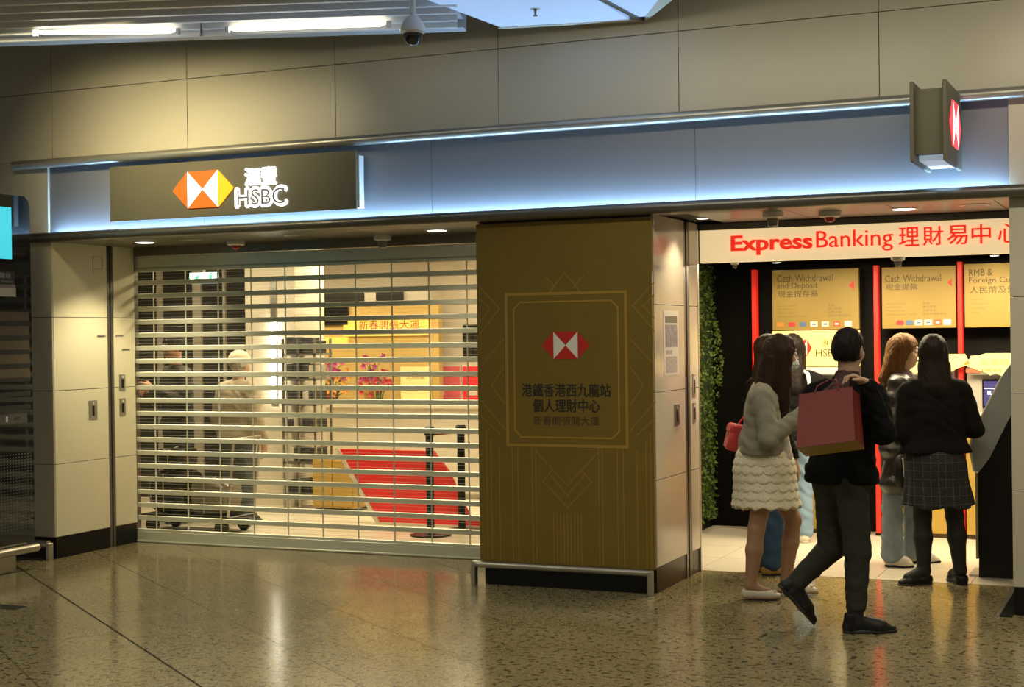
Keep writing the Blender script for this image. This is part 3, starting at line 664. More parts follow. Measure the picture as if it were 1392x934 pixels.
# cash machines with cabinets
M_CAB = mat('cabinet_gold', (.50, .33, .07), .4, metal=.2)
M_SCR = mat('machine_screen', (.03, .03, .08), .2, emit=(.10, .08, .32), es=.5)
def atm(label, x0, x1, cab):
    t = thing('cash_machine', label, 'cash machine', ((x0+x1)/2, 12.1, 0))
    B('fascia', M_ATM, t, (x0, x1, 12.09, 12.30, .78, 1.34), bev=.006)
    B('hood', M_WHITEP, t, (x0+.02, x1-.02, 12.03, 12.09, 1.275, 1.33), bev=.01)
    xm = (x0+x1)/2
    scr = B('screen', M_BLACK, t, (xm-.19, xm+.10, 12.07, 12.09, 1.015, 1.240), bev=.004)
    B('display', M_SCR, scr, (xm-.178, xm+.088, 12.068, 12.0695, 1.035, 1.225))
    B('display_line', mat('display_white', (.7, .7, .8), .3, emit=(.7, .7, .9), es=.6), scr, (xm-.178, xm+.088, 12.0665, 12.0675, 1.165, 1.170), (xm-.15, xm-.125, 12.0665, 12.0675, 1.12, 1.15), (xm-.15, xm-.09, 12.0665, 12.0675, 1.12, 1.128))
    link('keypad_shelf', MB().prism([(12.09, .80), (11.94, .86), (11.94, .90), (12.09, .98)], x0+.03, x1-.03, 'x').mesh('keypad_shelf'), M_ATM, t)
    B('card_slot', mat('slot_green', (.05, .25, .1), .3, emit=(.1, .6, .2), es=.4), t, (xm+.14, xm+.23, 12.075, 12.09, 1.15, 1.19))
    for r in range(4):
        for c in range(3): B('key', M_WHITEP, t, (xm-.06+.035*c, xm-.035+.035*c, 11.955+.028*r, 11.975+.028*r, .905+.012*r, .925+.012*r))
    B('cabinet', M_CAB, t, (x0-.01, x1+.01, 12.06, 12.30, .035, .78), bev=.004)
    B('kick_plate', mat('kick_brown', (.10, .06, .02), .5), t, (x0, x1, 12.08, 12.30, 0, .035))
    return t
atm('silver cash machine with gold cabinet below the lit yellow box', -2.95, -2.31, True)
atm('silver cash machine with gold cabinet between the two red posts', -2.09, -1.55, True)
atm('silver cash machine with dark screen under the jagged gold card', -1.46, -0.85, True)
# jagged gold cards
def ingot(label, x0, z0, s, txt):
    t = thing('hanging_card', label, 'card', (x0, 12.05, z0))
    pts = [(0, .10), (.06, .155), (.05, .165), (.12, .17), (.17, .185), (.62, .185), (.66, .10), (.55, .06), (.50, .03), (.44, .045), (.38, .018), (.33, .04), (.28, .012), (.24, .035), (.20, .015), (.17, .035), (.10, .06)]
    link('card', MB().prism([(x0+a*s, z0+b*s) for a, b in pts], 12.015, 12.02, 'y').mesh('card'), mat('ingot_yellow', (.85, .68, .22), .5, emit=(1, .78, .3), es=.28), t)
    if txt:
        text('lettering', '金運握', x0+.125*s, x0+.34*s, z0+.095*s, z0+.14*s, 12.0145, mat('ingot_red', (.6, .3, .1), .5), t)
        text('lettering', '匯款', x0+.14*s, x0+.29*s, z0+.045*s, z0+.07*s, 12.0145, M_PTXT2, t)
    B('red_band', mat('band_red', (.7, .12, .06), .5), t, (x0+.02*s, x0+.13*s, 12.02, 12.0225, z0+.035*s, z0+.07*s))
ingot('jagged yellow card with red characters above the dark screen', -1.478, 1.255, 1.0, True)
ingot('jagged yellow card half hidden on the middle cash machine', -2.02, 1.27, .9, False)
# lobby ceiling fittings
for lab, x, y in (('small lit spotlight in the black lobby ceiling near the moss wall', -2.94, 12.08), ('small lit spotlight in the black lobby ceiling between the boards', -2.07, 11.55), ('small lit spotlight in the black lobby ceiling near the right pier', -1.24, 12.05)):
    t = thing('spotlight', lab, 'ceiling light', (x, y, 2.195)); link('ring', MB().lathe([(.04, -.008), (.05, 0)], (x, y, 2.195)).mesh('ring', 40), M_DSTEEL, t); link('lens', MB().lathe([(.032, -.0085), (.034, -.007)], (x, y, 2.195)).mesh('lens'), M_LAMP, t)
    l = bpy.data.lights.new('spot_lamp', 'SPOT'); l.energy = 12; l.color = WARM; l.spot_size = math.radians(105); l.spot_blend = .7; l.shadow_soft_size = .04
    o = bpy.data.objects.new('spot_lamp', l); COL.objects.link(o); o.location = (x, min(y, 11.6), 2.17); o.rotation_euler = (math.radians(25), 0, 0)
ccam('small dome camera hanging under the middle of the cream header', -1.63, 9.985, 2.102, .7)
ccam('small dome camera hanging under the header near the moss wall', -2.72, 9.985, 2.102, .45)
# moss wall on the lobby's left side
mw = struct(B('wall_lobby_left', M_BWALL, None, (-3.62, -3.56, 9.95, 12.30, 0, 2.8)))
mv, mf = [], []
for k in range(9000):
    y = RNG.uniform(9.96, 12.28); z = RNG.uniform(.10, 2.30); d = .02+.075*max(0, math.sin(y*7+z*3)*.5+math.sin(z*5-y*2)*.5)+RNG.uniform(0, .03)
    c = np.array([-3.56+d, y, z]); a = RNG.normal(size=3); a /= np.linalg.norm(a); b = np.cross(a, RNG.normal(size=3)); b /= np.linalg.norm(b); s = RNG.uniform(.010, .024)
    o = len(mv); mv += [tuple(c-a*s), tuple(c+b*s*.5), tuple(c+a*s*1.1), tuple(c-b*s*.5)]; mf.append((o, o+1, o+2, o+3))
me = bpy.data.meshes.new('moss'); me.from_pydata(mv, [], mf)
q = link('moss', me, mat('moss_green', (.07, .12, .010), .7, var=.6, vscale=4), mw); q['kind'] = 'stuff'
link('moss_bed', MB().box(-3.56, -3.545, 9.96, 12.28, .10, 2.30).mesh('moss_bed'), mat('moss_bed', (.02, .035, .008), .9), mw)
# kiosk seen from the side
ks = thing('service_kiosk', 'grey curved service kiosk on a black stand beside the right pier', 'kiosk', (-1.0, 10.3, 0))
M_KG = mat('kiosk_grey', (.30, .32, .33), .35, metal=.2)
pts = [(-0.74, 1.62), (-0.90, 1.47), (-1.02, 1.30), (-1.11, 1.12), (-1.17, 1.0), (-1.205, .92), (-1.218, .86), (-1.210, .79), (-1.195, .70), (-1.17, .685), (-1.10, .78), (-0.98, 1.03), (-.86, 1.25), (-.70, 1.45)]
link('side_shell', MB().prism(pts, 10.22, 10.62, 'y').mesh('side_shell', 30), M_KG, ks)
link('edge_strip', MB().tube([(x-.002, 10.222, z) for x, z in pts[:10]], .007, 8).mesh('edge_strip', 40), mat('kiosk_edge', (.5, .52, .5), .3, metal=.4), ks)
link('stand', MB().prism([(-1.175, 0), (-0.86, 0), (-0.86, 1.22), (-.98, 1.03), (-1.10, .78), (-1.165, .69)], 10.24, 10.60, 'y').mesh('stand'), M_BLACK, ks)
B('stand_edge', mat('kiosk_edge2', (.28, .25, .17), .4), ks, (-1.192, -1.176, 10.24, 10.60, .12, .70))
B('foot', mat('foot_grey', (.4, .38, .33), .4), ks, (-1.24, -0.85, 10.26, 10.58, 0, .012))

# ================================================================ BANK HALL BEHIND THE SHUTTER
M_DARKP = mat('dark_partition', (.018, .016, .015), .3)
M_POST = mat('partition_post', (.30, .27, .22), .4)
pt = thing('glass_partition', 'dark panelled partition with pale posts behind the shutter', 'partition', (-9.2, 12.6, 0))
for xa, xb in ((-10.4, -9.46), (-9.40, -9.02), (-8.92, -8.66), (-8.63, -8.36)): B('panel', M_DARKP, pt, (xa, xb, 12.60, 12.64, .05, 2.45))
for x, wd in ((-9.46, .06), (-9.02, .10), (-8.66, .03)): B('post', M_POST, pt, (x, x+wd, 12.57, 12.66, 0, 2.64))
for z in (0.02, 1.2, 2.42): B('rail', M_DARKP, pt, (-10.4, -8.36, 12.585, 12.655, z, z+.04))
ex = thing('exit_sign', 'small pale cyan lit sign hanging behind the shutter top', 'sign', (-8.3, 11.8, 2.15))
M_EXIT = mat('exit_cyan', (.4, .7, .7), .4, emit=(.42, .92, .95), es=.8); M_EXG = mat('exit_green', (.02, .3, .25), .4)
B('box', M_EXIT, ex, (-8.48, -8.18, 11.78, 11.82, 2.150, 2.255)); B('hanger', M_STEEL, ex, (-8.34, -8.32, 11.79, 11.81, 2.255, 2.64))
link('arrow', MB().prism([(-8.42, 2.20), (-8.40, 2.225), (-8.36, 2.225), (-8.385, 2.20), (-8.36, 2.175), (-8.40, 2.175)], 11.7795, 11.778, 'y').mesh('arrow'), M_EXG, ex)
link('running_figure', MB().prism([(-8.27, 2.17), (-8.255, 2.20), (-8.265, 2.215), (-8.245, 2.235), (-8.225, 2.225), (-8.235, 2.20), (-8.21, 2.175), (-8.225, 2.17), (-8.245, 2.19), (-8.255, 2.17)], 11.7795, 11.778, 'y').lathe([(.009, -.001), (.009, .001)], (-8.235, 11.779, 2.243), 10, 'y').mesh('running_figure'), M_EXG, ex)
struct(B('wall_hall_column', M_CREAMW, None, (-8.345, -7.775, 12.50, 13.05, 0, 2.64)))
ll = thing('light_strip', 'vertical glowing white light strip on the cream column', 'light', (-8.01, 12.48, 1.0))
B('tube', mat('strip_white', (1, 1, 1), .4, emit=(1, .97, .88), es=3.0), ll, (-8.035, -7.99, 12.47, 12.485, 1.0, 1.78)); B('channel', M_STEEL, ll, (-8.045, -7.98, 12.485, 12.50, .98, 2.2))
area('strip_lamp', (-8.01, 12.46, 1.4), (.05, .8), 8, (1, .95, .8), (math.radians(90), 0, 0))
# metal rack with boxes
rk = thing('metal_rack', 'open metal rack with dark boxes right of the cream column', 'rack', (-7.6, 12.45, 0))
for x in (-7.83, -7.66, -7.48):
    for y in (12.36, 12.66): B('upright', M_STEEL, rk, (x-.010, x+.010, y-.01, y+.01, 0, 1.62))
for z in (.12, .42, .72, .98, 1.22, 1.46): B('shelf', M_STEEL, rk, (-7.84, -7.47, 12.35, 12.67, z, z+.018))
SHN = ('lowest', 'second lowest', 'third lowest', 'third highest', 'second highest', 'top')
k = 0
for q_, z in zip(SHN, (.1385, .4385, .7385, .9985, 1.2385, 1.4785)):
    for xa in (-7.785, -7.71, -7.61, -7.535):
        h = random.uniform(.11, .16); k += 1; pale = k % 5 == 0
        tag(B('file_box', mat('file_pale', (.55, .5, .4), .5) if pale else mat('file_dark', (.03, .03, .035), .5), None, (xa-.034, xa+.034, 12.40, 12.62, z, z+h), bev=.004),
            ('pale' if pale else 'dark')+' file box on the '+q_+' shelf of the metal rack', 'box', ('pale' if pale else 'dark')+' boxes on the '+q_+' rack shelf')
# low gold cabinet, teal sign
B2 = lambda *a, **kw: B(*a, **kw)
gc = thing('gold_cabinet', 'low gold cabinet standing beside the red panel', 'cabinet', (-7.2, 12.3, 0))
B('body', M_CAB, gc, (-7.42, -6.98, 12.20, 12.60, .03, .50), bev=.005)
B('door', M_CAB, gc, (-7.41, -7.205, 12.185, 12.20, .05, .48), bev=.003); B('door', M_CAB, gc, (-7.195, -6.99, 12.185, 12.20, .05, .48), bev=.003)
B('plinth', M_BLACK, gc, (-7.40, -7.0, 12.22, 12.58, 0, .03))
# white reception counter
M_CTR = mat('counter_white', (.74, .69, .58), .35)
ct = thing('reception_counter', 'long cream reception counter behind the red panel', 'counter', (-6.6, 13.6, 0))
B('front', M_CTR, ct, (-8.10, -4.9, 13.55, 13.62, .05, .90)); B('worktop', M_CTR, ct, (-8.13, -4.87, 13.50, 14.2, .90, .94), bev=.006); B('plinth', M_STEEL, ct, (-8.08, -4.9, 13.58, 14.15, 0, .05)); B('carcass', M_CTR, ct, (-8.08, -4.9, 13.62, 14.15, .05, .90))
# red slanted panel
rp = thing('slanted_board', 'low slanted bright red panel with white edges standing behind the shutter', 'panel', (-6.1, 11.52, 0))
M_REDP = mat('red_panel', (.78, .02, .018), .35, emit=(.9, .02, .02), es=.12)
link('board', MB().prism([(-6.315, .02), (-5.30, .02), (-5.47, .11), (-5.66, .48), (-5.80, .645), (-6.715, .645)], 11.50, 11.54, 'y').mesh('board'), M_REDP, rp)
link('edge', MB().prism([(-6.355, .0), (-6.315, .0), (-6.715, .645), (-6.755, .645)], 11.49, 11.55, 'y').mesh('edge'), M_CTR, rp)
link('edge', MB().prism([(-6.315, 0), (-5.30, 0), (-5.30, .02), (-6.315, .02)], 11.49, 11.55, 'y').mesh('edge'), M_CTR, rp)
for x in (-6.1, -5.6): B('stay', M_STEEL, rp, (x-.01, x+.01, 11.54, 11.80, 0, .03), (x-.01, x+.01, 11.54, 11.56, .02, .35))
# belt posts
def stan(label, x, y, h):
    t = thing('belt_post', label, 'belt post', (x, y, 0))
    link('base', MB().lathe([(.17, 0), (.17, .012), (.06, .025), (.04, .03)], (x, y, 0)).mesh('base', 40), M_BLACK, t)
    link('pole', MB().tube([(x, y, .02), (x, y, h-.07)], .032, 14).mesh('pole', 40), M_BLACK, t)
    link('head', MB().lathe([(.042, h-.075), (.045, h-.07), (.045, h-.012), (.036, h)], (x, y, 0)).mesh('head', 40), M_BLACK, t)
    return t
stan('black belt post in front of the red panel, nearer the shutter', -5.56, 10.97, .89)
t2 = stan('black belt post beside the end of the red panel', -5.435, 11.30, .885)
link('belt', MB().prism([(-5.538, 11.02), (-5.445, 11.26), (-5.45, 11.262), (-5.543, 11.022)], .815, .862, 'z').mesh('belt'), mat('belt_red', (.75, .03, .02), .5), t2)
# back wall: gold display, banner, posters, screen
M_GDISP = mat('display_gold', (.62, .44, .15), .4, metal=.15)
gd = thing('gold_display_wall', 'large gold display wall with a bright banner behind the counter', 'display', (-8.4, 15.5, 0))
B('board', M_GDISP, gd, (-9.3, -7.72, 15.50, 15.60, .55, 2.02)); B('base', M_CAB, gd, (-9.3, -7.72, 15.46, 15.60, 0, .55))
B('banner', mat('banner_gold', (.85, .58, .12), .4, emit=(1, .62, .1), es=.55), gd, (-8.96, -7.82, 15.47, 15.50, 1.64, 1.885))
text('lettering', '新春開張大運', -8.75, -7.95, 1.72, 1.82, 15.469, mat('banner_red', (.35, .05, .02), .5), gd)
B('banner_tail', mat('banner_gold', (.8, .6, .2)), gd, (-9.28, -8.9, 15.465, 15.50, 1.55, 1.63))
B('dark_screen', M_BLACK, gd, (-9.25, -8.9, 15.46, 15.50, 1.78, 2.02))
for lab, x0, x1, z0, z1, c, es in (('yellow printed notice board at the right end of the gold display', -8.19, -7.80, .90, 1.28, (.85, .68, .28), .2),):
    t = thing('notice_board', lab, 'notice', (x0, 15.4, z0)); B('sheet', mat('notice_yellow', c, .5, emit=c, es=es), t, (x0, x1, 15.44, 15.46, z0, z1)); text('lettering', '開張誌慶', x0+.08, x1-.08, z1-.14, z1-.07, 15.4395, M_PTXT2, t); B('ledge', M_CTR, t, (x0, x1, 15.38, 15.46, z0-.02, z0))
def redposter(lab, x0, x1, z0, z1, c):
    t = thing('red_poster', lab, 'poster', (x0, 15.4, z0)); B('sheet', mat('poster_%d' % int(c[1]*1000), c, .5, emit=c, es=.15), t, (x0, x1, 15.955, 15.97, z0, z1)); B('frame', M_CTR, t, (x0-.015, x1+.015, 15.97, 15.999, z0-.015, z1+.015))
    B('white_patch', M_CTR, t, (x0+.06, x1-.2, 15.95, 15.955, z0+.10, z0+.16))
redposter('pink-red poster on the hall wall next to the gold display', -8.02, -7.68, .83, 1.27, (.75, .12, .13))
redposter('bright red poster on the hall wall under the wall screen', -7.64, -7.25, .83, 1.27, (.8, .02, .03))
tv = thing('wall_screen', 'black wall screen above the red poster', 'screen', (-7.4, 15.95, 1.37)); B('bezel', M_BLACK, tv, (-7.63, -6.9, 15.95, 15.999, 1.36, 1.76), bev=.004); B('glass', M_DGLASS, tv, (-7.60, -6.93, 15.945, 15.95, 1.39, 1.73))
dr = thing('wall_cabinet', 'dark wall niche beside a pale strip above the gold display', 'cabinet', (-8.5, 15.7, 2.04)); B('niche', M_DARKP, dr, (-8.6, -8.25, 15.62, 15.66, 2.03, 2.2)); B('strip', M_CTR, dr, (-8.75, -8.6, 15.62, 15.67, 2.03, 2.2)); B('niche', M_DARKP, dr, (-9.3, -8.78, 15.62, 15.66, 2.03, 2.2)); B('back', M_CTR, dr, (-9.3, -7.9, 15.66, 15.999, 2.02, 2.22))
# flowers on the counter end and on the display base
M_STEM = mat('stem_green', (.05, .12, .02), .6)
def flowers(label, x, y, z, col, n, sp, pot):
    t = thing('flower_pot', label, 'flowers', (x, y, z))
    link('pot', MB().lathe([(.07, 0), (.10, .16), (.105, .18), (.09, .18)], (x, y, z), 16).mesh('pot', 40), pot, t)
    for k in range(n):
        a = random.uniform(0, 6.28); r = sp*math.sqrt(random.random()); h = random.uniform(.26, .55)
        px, py, pz = x+r*math.cos(a), y+r*math.sin(a)*.5, z+h
        st = link('stem', MB().tube([(x+.03*math.cos(a), y, z+.16), ((x+px)/2, (y+py)/2, z+.16+(h-.16)*.7), (px, py, pz)], .004, 5).mesh('stem'), M_STEM, t)
        mb = MB()
        for q in range(5):
            b = q*1.2566+a; c, s_ = math.cos(b)*.035, math.sin(b)*.035
            mb.add([(px, py, pz), (px+c*.6-s_*.4, py-.012, pz+s_*.6+c*.4), (px+c*1.3, py-.02, pz+s_*1.3), (px+c*.6+s_*.4, py-.012, pz+s_*.6-c*.4), (px, py+.012, pz)], [(0, 1, 2, 3), (4, 3, 2, 1)])
        link('blossom', mb.mesh('blossom'), col, st)
PURP = mat('petal_magenta', (.42, .02, .20), .5); YEL = mat('petal_orange', (.75, .32, .04), .5); RDP = mat('petal_red', (.5, .03, .04), .5)
gpot = mat('pot_gold', (.5, .3, .06), .4); rpot = mat('pot_red', (.5, .03, .03), .4)
flowers('pot of magenta flowers on a stand before the gold display', -8.9, 15.03, .861, PURP, 26, .30, rpot)
flowers('second pot of magenta flowers beside the first on the stand', -8.35, 15.03, .861, PURP, 16, .20, gpot)
flowers('low pot of orange flowers at the middle of the flower stand', -8.70, 14.76, .721, YEL, 22, .25, gpot)
flowers('low pot of red flowers at the right end of the flower stand', -8.12, 14.76, .721, RDP, 20, .22, rpot)
fs = thing('flower_stand', 'stepped brown stand carrying the flower pots', 'stand', (-8.5, 14.95, 0)); B('top', M_CAB, fs, (-9.25, -7.95, 14.62, 15.14, .68, .72)); B('step', M_CAB, fs, (-9.1, -8.2, 14.93, 15.14, .72, .86)); B('red_box', mat('gift_red', (.55, .03, .025), .4), fs, (-9.0, -8.5, 14.61, 14.62, .45, .66)); B('side', M_CAB, fs, (-9.25, -9.2, 14.62, 15.14, 0, .68), (-8.0, -7.95, 14.62, 15.14, 0, .68))
# hall ceiling light lines
M_LINE = mat('line_glow', (1, 1, 1), .5, emit=(1, .95, .8), es=3.0)
for i, (xa, xb, y) in enumerate(((-9.6, -5.0, 12.0), (-9.9, -5.6, 14.0), (-9.9, -6.4, 15.2))):
    t = thing('linear_ceiling_light', ('long thin ceiling light over the red panel', 'long thin ceiling light over the cream counter', 'long thin ceiling light just before the gold display')[i], 'ceiling light', (xa, y, 2.62)); B('housing', M_STEEL, t, (xa-.02, xb+.02, y-.05, y+.05, 2.615, 2.64)); B('diffuser', M_LINE, t, (xa, xb, y-.035, y+.035, 2.608, 2.615))
# trolley and dark bundles
tr_ = thing('hand_trolley', 'low hand trolley with chrome handle carrying dark bundles', 'trolley', (-7.5, 10.6, 0))
B('deck', M_BLACK, tr_, (-8.05, -7.15, 10.42, 10.85, .12, .15), bev=.006)
for x, y in ((-7.95, 10.47), (-7.25, 10.47), (-7.95, 10.80), (-7.25, 10.80)): link('wheel', MB().lathe([(.06, -.018), (.06, .018)], (x, y, .06), 18, 'y').mesh('wheel', 40), M_BLACK, tr_)
link('handle', MB().tube([(-7.17, 10.44, .15), (-7.10, 10.44, .80), (-7.10, 10.83, .80), (-7.17, 10.83, .15)], .013, 10).mesh('handle', 40), M_STEEL, tr_)
def bundle(label, x0, x1, y0, y1, z0, z1, seed, m):
    r = np.random.RandomState(seed); n = 10; vs = []; fs = []
    t = thing('wrapped_bundle', label, 'bundle', ((x0+x1)/2, (y0+y1)/2, z0))
    c = np.array([(x0+x1)/2, (y0+y1)/2, (z0+z1)/2]); h = np.array([x1-x0, y1-y0, z1-z0])/2
    for i in range(n+1):
        for j in range(2*n):
            th, ph = math.pi*i/n, math.pi*j/n
            d = np.array([math.sin(th)*math.cos(ph), math.sin(th)*math.sin(ph), math.cos(th)]); d = np.sign(d)*np.abs(d)**.45
            p = c+d*h*(1+r.uniform(-.07, .0)); p[2] = max(p[2], z0); vs.append(tuple(p))
    for i in range(n):
        for j in range(2*n): fs.append((i*2*n+j, (i+1)*2*n+j, (i+1)*2*n+(j+1) % (2*n), i*2*n+(j+1) % (2*n)))
    link('wrap', MB().add(vs, fs).mesh('wrap'), m, t)
    link('cord', MB().tube([((x0+x1)/2, y0-.004, z0+.02), ((x0+x1)/2, y0-.006, z1-.03), ((x0+x1)/2, (y0+y1)/2, z1+.001)], .006, 6).mesh('cord'), M_STEEL, t)
M_WRAP = mat('black_wrap', (.012, .011, .010), .22, bump=.3, bscale=30); M_WRAPG = mat('grey_wrap', (.20, .18, .15), .25, bump=.3, bscale=30)
bundle('large black plastic wrapped bundle on the trolley', -8.02, -7.62, 10.45, 10.82, .151, .52, 1, M_WRAP)
bundle('shiny grey plastic wrapped bundle beside the large black one', -7.60, -7.22, 10.45, 10.80, .151, .46, 2, M_WRAPG)
bundle('small black bundle on top of the large wrapped one', -7.95, -7.66, 10.50, 10.78, .532, .71, 3, M_WRAP)
yp = thing('yellow_pole', 'pale yellow upright pole leaning by the dark partition', 'pole', (-8.1, 10.3, 0)); link('shaft', MB().tube([(-7.99, 10.32, 0), (-7.99, 10.32, 1.62)], .022, 10).mesh('shaft', 40), mat('pole_yellow', (.62, .48, .18), .5), yp); link('cap', MB().tube([(-7.99, 10.32, 1.62), (-7.99, 10.32, 1.65)], .024, 10).mesh('cap', 40), M_WHITEP, yp)
# ================================================================ PEOPLE (signed-distance bodies meshed with surface nets)
VA = np.array
def nrm(v): v = VA(v, float); return v/np.linalg.norm(v)
def cone(a, b, ra, rb, k=.02, n=None, f=1.0): return ('c', VA(a, float), VA(b, float), ra, rb, k, None if n is None else nrm(n), f)
def ell(c, r, ax=None, k=.015): return ('e', VA(c, float), VA(r, float), None if ax is None else VA(ax, float), k)
def pdist(p, X, Y, Z):
    if p[0] == 'c':
        _, a, b, ra, rb, k, n, f = p
        x, y, z = X-a[0], Y-a[1], Z-a[2]; e = b-a
        if n is not None and f != 1.0:
            t = (x*n[0]+y*n[1]+z*n[2])*(1/f-1); x, y, z = x+n[0]*t, y+n[1]*t, z+n[2]*t; e = e+n*(e.dot(n)*(1/f-1))
        L = max(1e-9, e.dot(e)); t = np.clip((x*e[0]+y*e[1]+z*e[2])/L, 0, 1)
        return (np.sqrt((x-e[0]*t)**2+(y-e[1]*t)**2+(z-e[2]*t)**2)-(ra+(rb-ra)*t))*(f if n is not None else 1)
    _, c, r, ax, k = p
    x, y, z = X-c[0], Y-c[1], Z-c[2]
    if ax is not None: x, y, z = (x*ax[0][0]+y*ax[0][1]+z*ax[0][2]), (x*ax[1][0]+y*ax[1][1]+z*ax[1][2]), (x*ax[2][0]+y*ax[2][1]+z*ax[2][2])
    k0 = np.sqrt((x/r[0])**2+(y/r[1])**2+(z/r[2])**2); k1 = np.sqrt((x/r[0]**2)**2+(y/r[1]**2)**2+(z/r[2]**2)**2)
    return k0*(k0-1)/np.maximum(k1, 1e-6)
def pbox(p):
    if p[0] == 'c':
        m = max(p[3], p[4]); return np.minimum(p[1], p[2])-m, np.maximum(p[1], p[2])+m
    m = p[2].max(); return p[1]-m, p[1]+m
def sdf_mesh(name, prims, h=.008, cuts=(), disp=None, sub=(), iters=1):
    bb = [pbox(p) for p in prims]; lo = np.min([b[0] for b in bb], 0)-.03; hi = np.max([b[1] for b in bb], 0)+.03
    N = np.ceil((hi-lo)/h).astype(int)+1
    ax = [(lo[i]+h*np.arange(N[i])).astype(np.float32) for i in range(3)]
    F = np.full(N, 1.0, np.float32)
    def sl(b, m):
        i0 = np.maximum(0, ((b[0]-m-lo)/h).astype(int)); i1 = np.minimum(N, ((b[1]+m-lo)/h).astype(int)+2)
        return tuple(slice(a, c) for a, c in zip(i0, i1))
    for p, b in zip(prims, bb):
        k = p[5] if p[0] == 'c' else p[4]; s = sl(b, k+.03)
        d = pdist(p, ax[0][s[0]][:, None, None], ax[1][s[1]][None, :, None], ax[2][s[2]][None, None, :]).astype(np.float32)
        q = F[s]; hh = np.maximum(k-np.abs(q-d), 0)/k; F[s] = np.minimum(q, d)-hh*hh*k*.25
    for p in sub:
        k = p[5] if p[0] == 'c' else p[4]; s = sl(pbox(p), k+.03)
        if any(t.stop <= t.start for t in s): continue
        d = -pdist(p, ax[0][s[0]][:, None, None], ax[1][s[1]][None, :, None], ax[2][s[2]][None, None, :]).astype(np.float32)
        q = F[s]; hh = np.maximum(k-np.abs(q-d), 0)/k; F[s] = np.maximum(q, d)+hh*hh*k*.25
    if disp is not None:
        I = np.nonzero(np.abs(F) < .045); F[I] += disp(ax[0][I[0]], ax[1][I[1]], ax[2][I[2]]).astype(np.float32)
    for c in cuts:
        F = np.maximum(F, c(ax[0][:, None, None], ax[1][None, :, None], ax[2][None, None, :]).astype(np.float32))
    F[0] = F[-1] = 1; F[:, 0] = F[:, -1] = 1; F[:, :, 0] = F[:, :, -1] = 1
    S = F < 0
    cnt = sum(S[i:N[0]-1+i, j:N[1]-1+j, k:N[2]-1+k].astype(np.int8) for i in (0, 1) for j in (0, 1) for k in (0, 1))
    C = np.argwhere((cnt > 0) & (cnt < 8)); idx = np.full(N-1, -1, np.int32); idx[tuple(C.T)] = np.arange(len(C))
    acc = np.zeros((len(C), 3)); wn = np.zeros(len(C))
    cor = [(i, j, k) for i in (0, 1) for j in (0, 1) for k in (0, 1)]
    val = {c: F[C[:, 0]+c[0], C[:, 1]+c[1], C[:, 2]+c[2]] for c in cor}
    for a in cor:
        for axn in range(3):
            if a[axn]: continue
            b = list(a); b[axn] = 1; b = tuple(b); va, vb = val[a], val[b]; m = (va < 0) != (vb < 0)
            t = np.where(m, va/np.where(m, va-vb, 1), 0); p = np.repeat(VA(a, float)[None], len(C), 0); p[:, axn] += t
            acc += p*m[:, None]; wn += m
    P = lo+(C+acc/wn[:, None])*h
    Q = []
    for axn in range(3):
        o = [1, 1, 1]; o[axn] = 0
        A = S[o[0]:N[0]-1, o[1]:N[1]-1, o[2]:N[2]-1]; off = [0, 0, 0]; off[axn] = 1
        Bv = S[o[0]+off[0]:N[0]-1+off[0], o[1]+off[1]:N[1]-1+off[1], o[2]+off[2]:N[2]-1+off[2]]
        E = np.argwhere(A != Bv); sg = A[tuple(E.T)]; E = E+VA(o)
        u, v = [(1, 2), (2, 0), (0, 1)][axn]; du = np.zeros(3, int); du[u] = 1; dv = np.zeros(3, int); dv[v] = 1
        q = np.stack([idx[tuple((E-du-dv).T)], idx[tuple((E-dv).T)], idx[tuple(E.T)], idx[tuple((E-du).T)]], 1)
        q[~sg] = q[~sg][:, ::-1]; Q.append(q)
    Q = np.concatenate(Q)
    for _ in range(iters):                                   # light relaxation
        nb = np.zeros_like(P); nw = np.zeros(len(P))
        for a, b in ((0, 1), (1, 2), (2, 3), (3, 0)):
            for dmn in range(3):
                nb[:, dmn] += np.bincount(Q[:, a], P[Q[:, b], dmn], len(P))+np.bincount(Q[:, b], P[Q[:, a], dmn], len(P))
            nw += np.bincount(Q[:, a], minlength=len(P))+np.bincount(Q[:, b], minlength=len(P))
        P = .5*P+.5*nb/np.maximum(nw, 1)[:, None]
    me = bpy.data.meshes.new(name); me.vertices.add(len(P)); me.vertices.foreach_set('co', P.astype(np.float32).ravel())
    me.loops.add(Q.size); me.loops.foreach_set('vertex_index', Q.astype(np.int32).ravel())
    me.polygons.add(len(Q)); me.polygons.foreach_set('loop_start', np.arange(len(Q), dtype=np.int32)*4)
    me.polygons.foreach_set('use_smooth', np.ones(len(Q), bool)); me.update(calc_edges=True); me.validate()
    return me
def sm_part(name, m, root, prims, **kw): return link(name, sdf_mesh(name, prims, **kw), m, root, local=True)

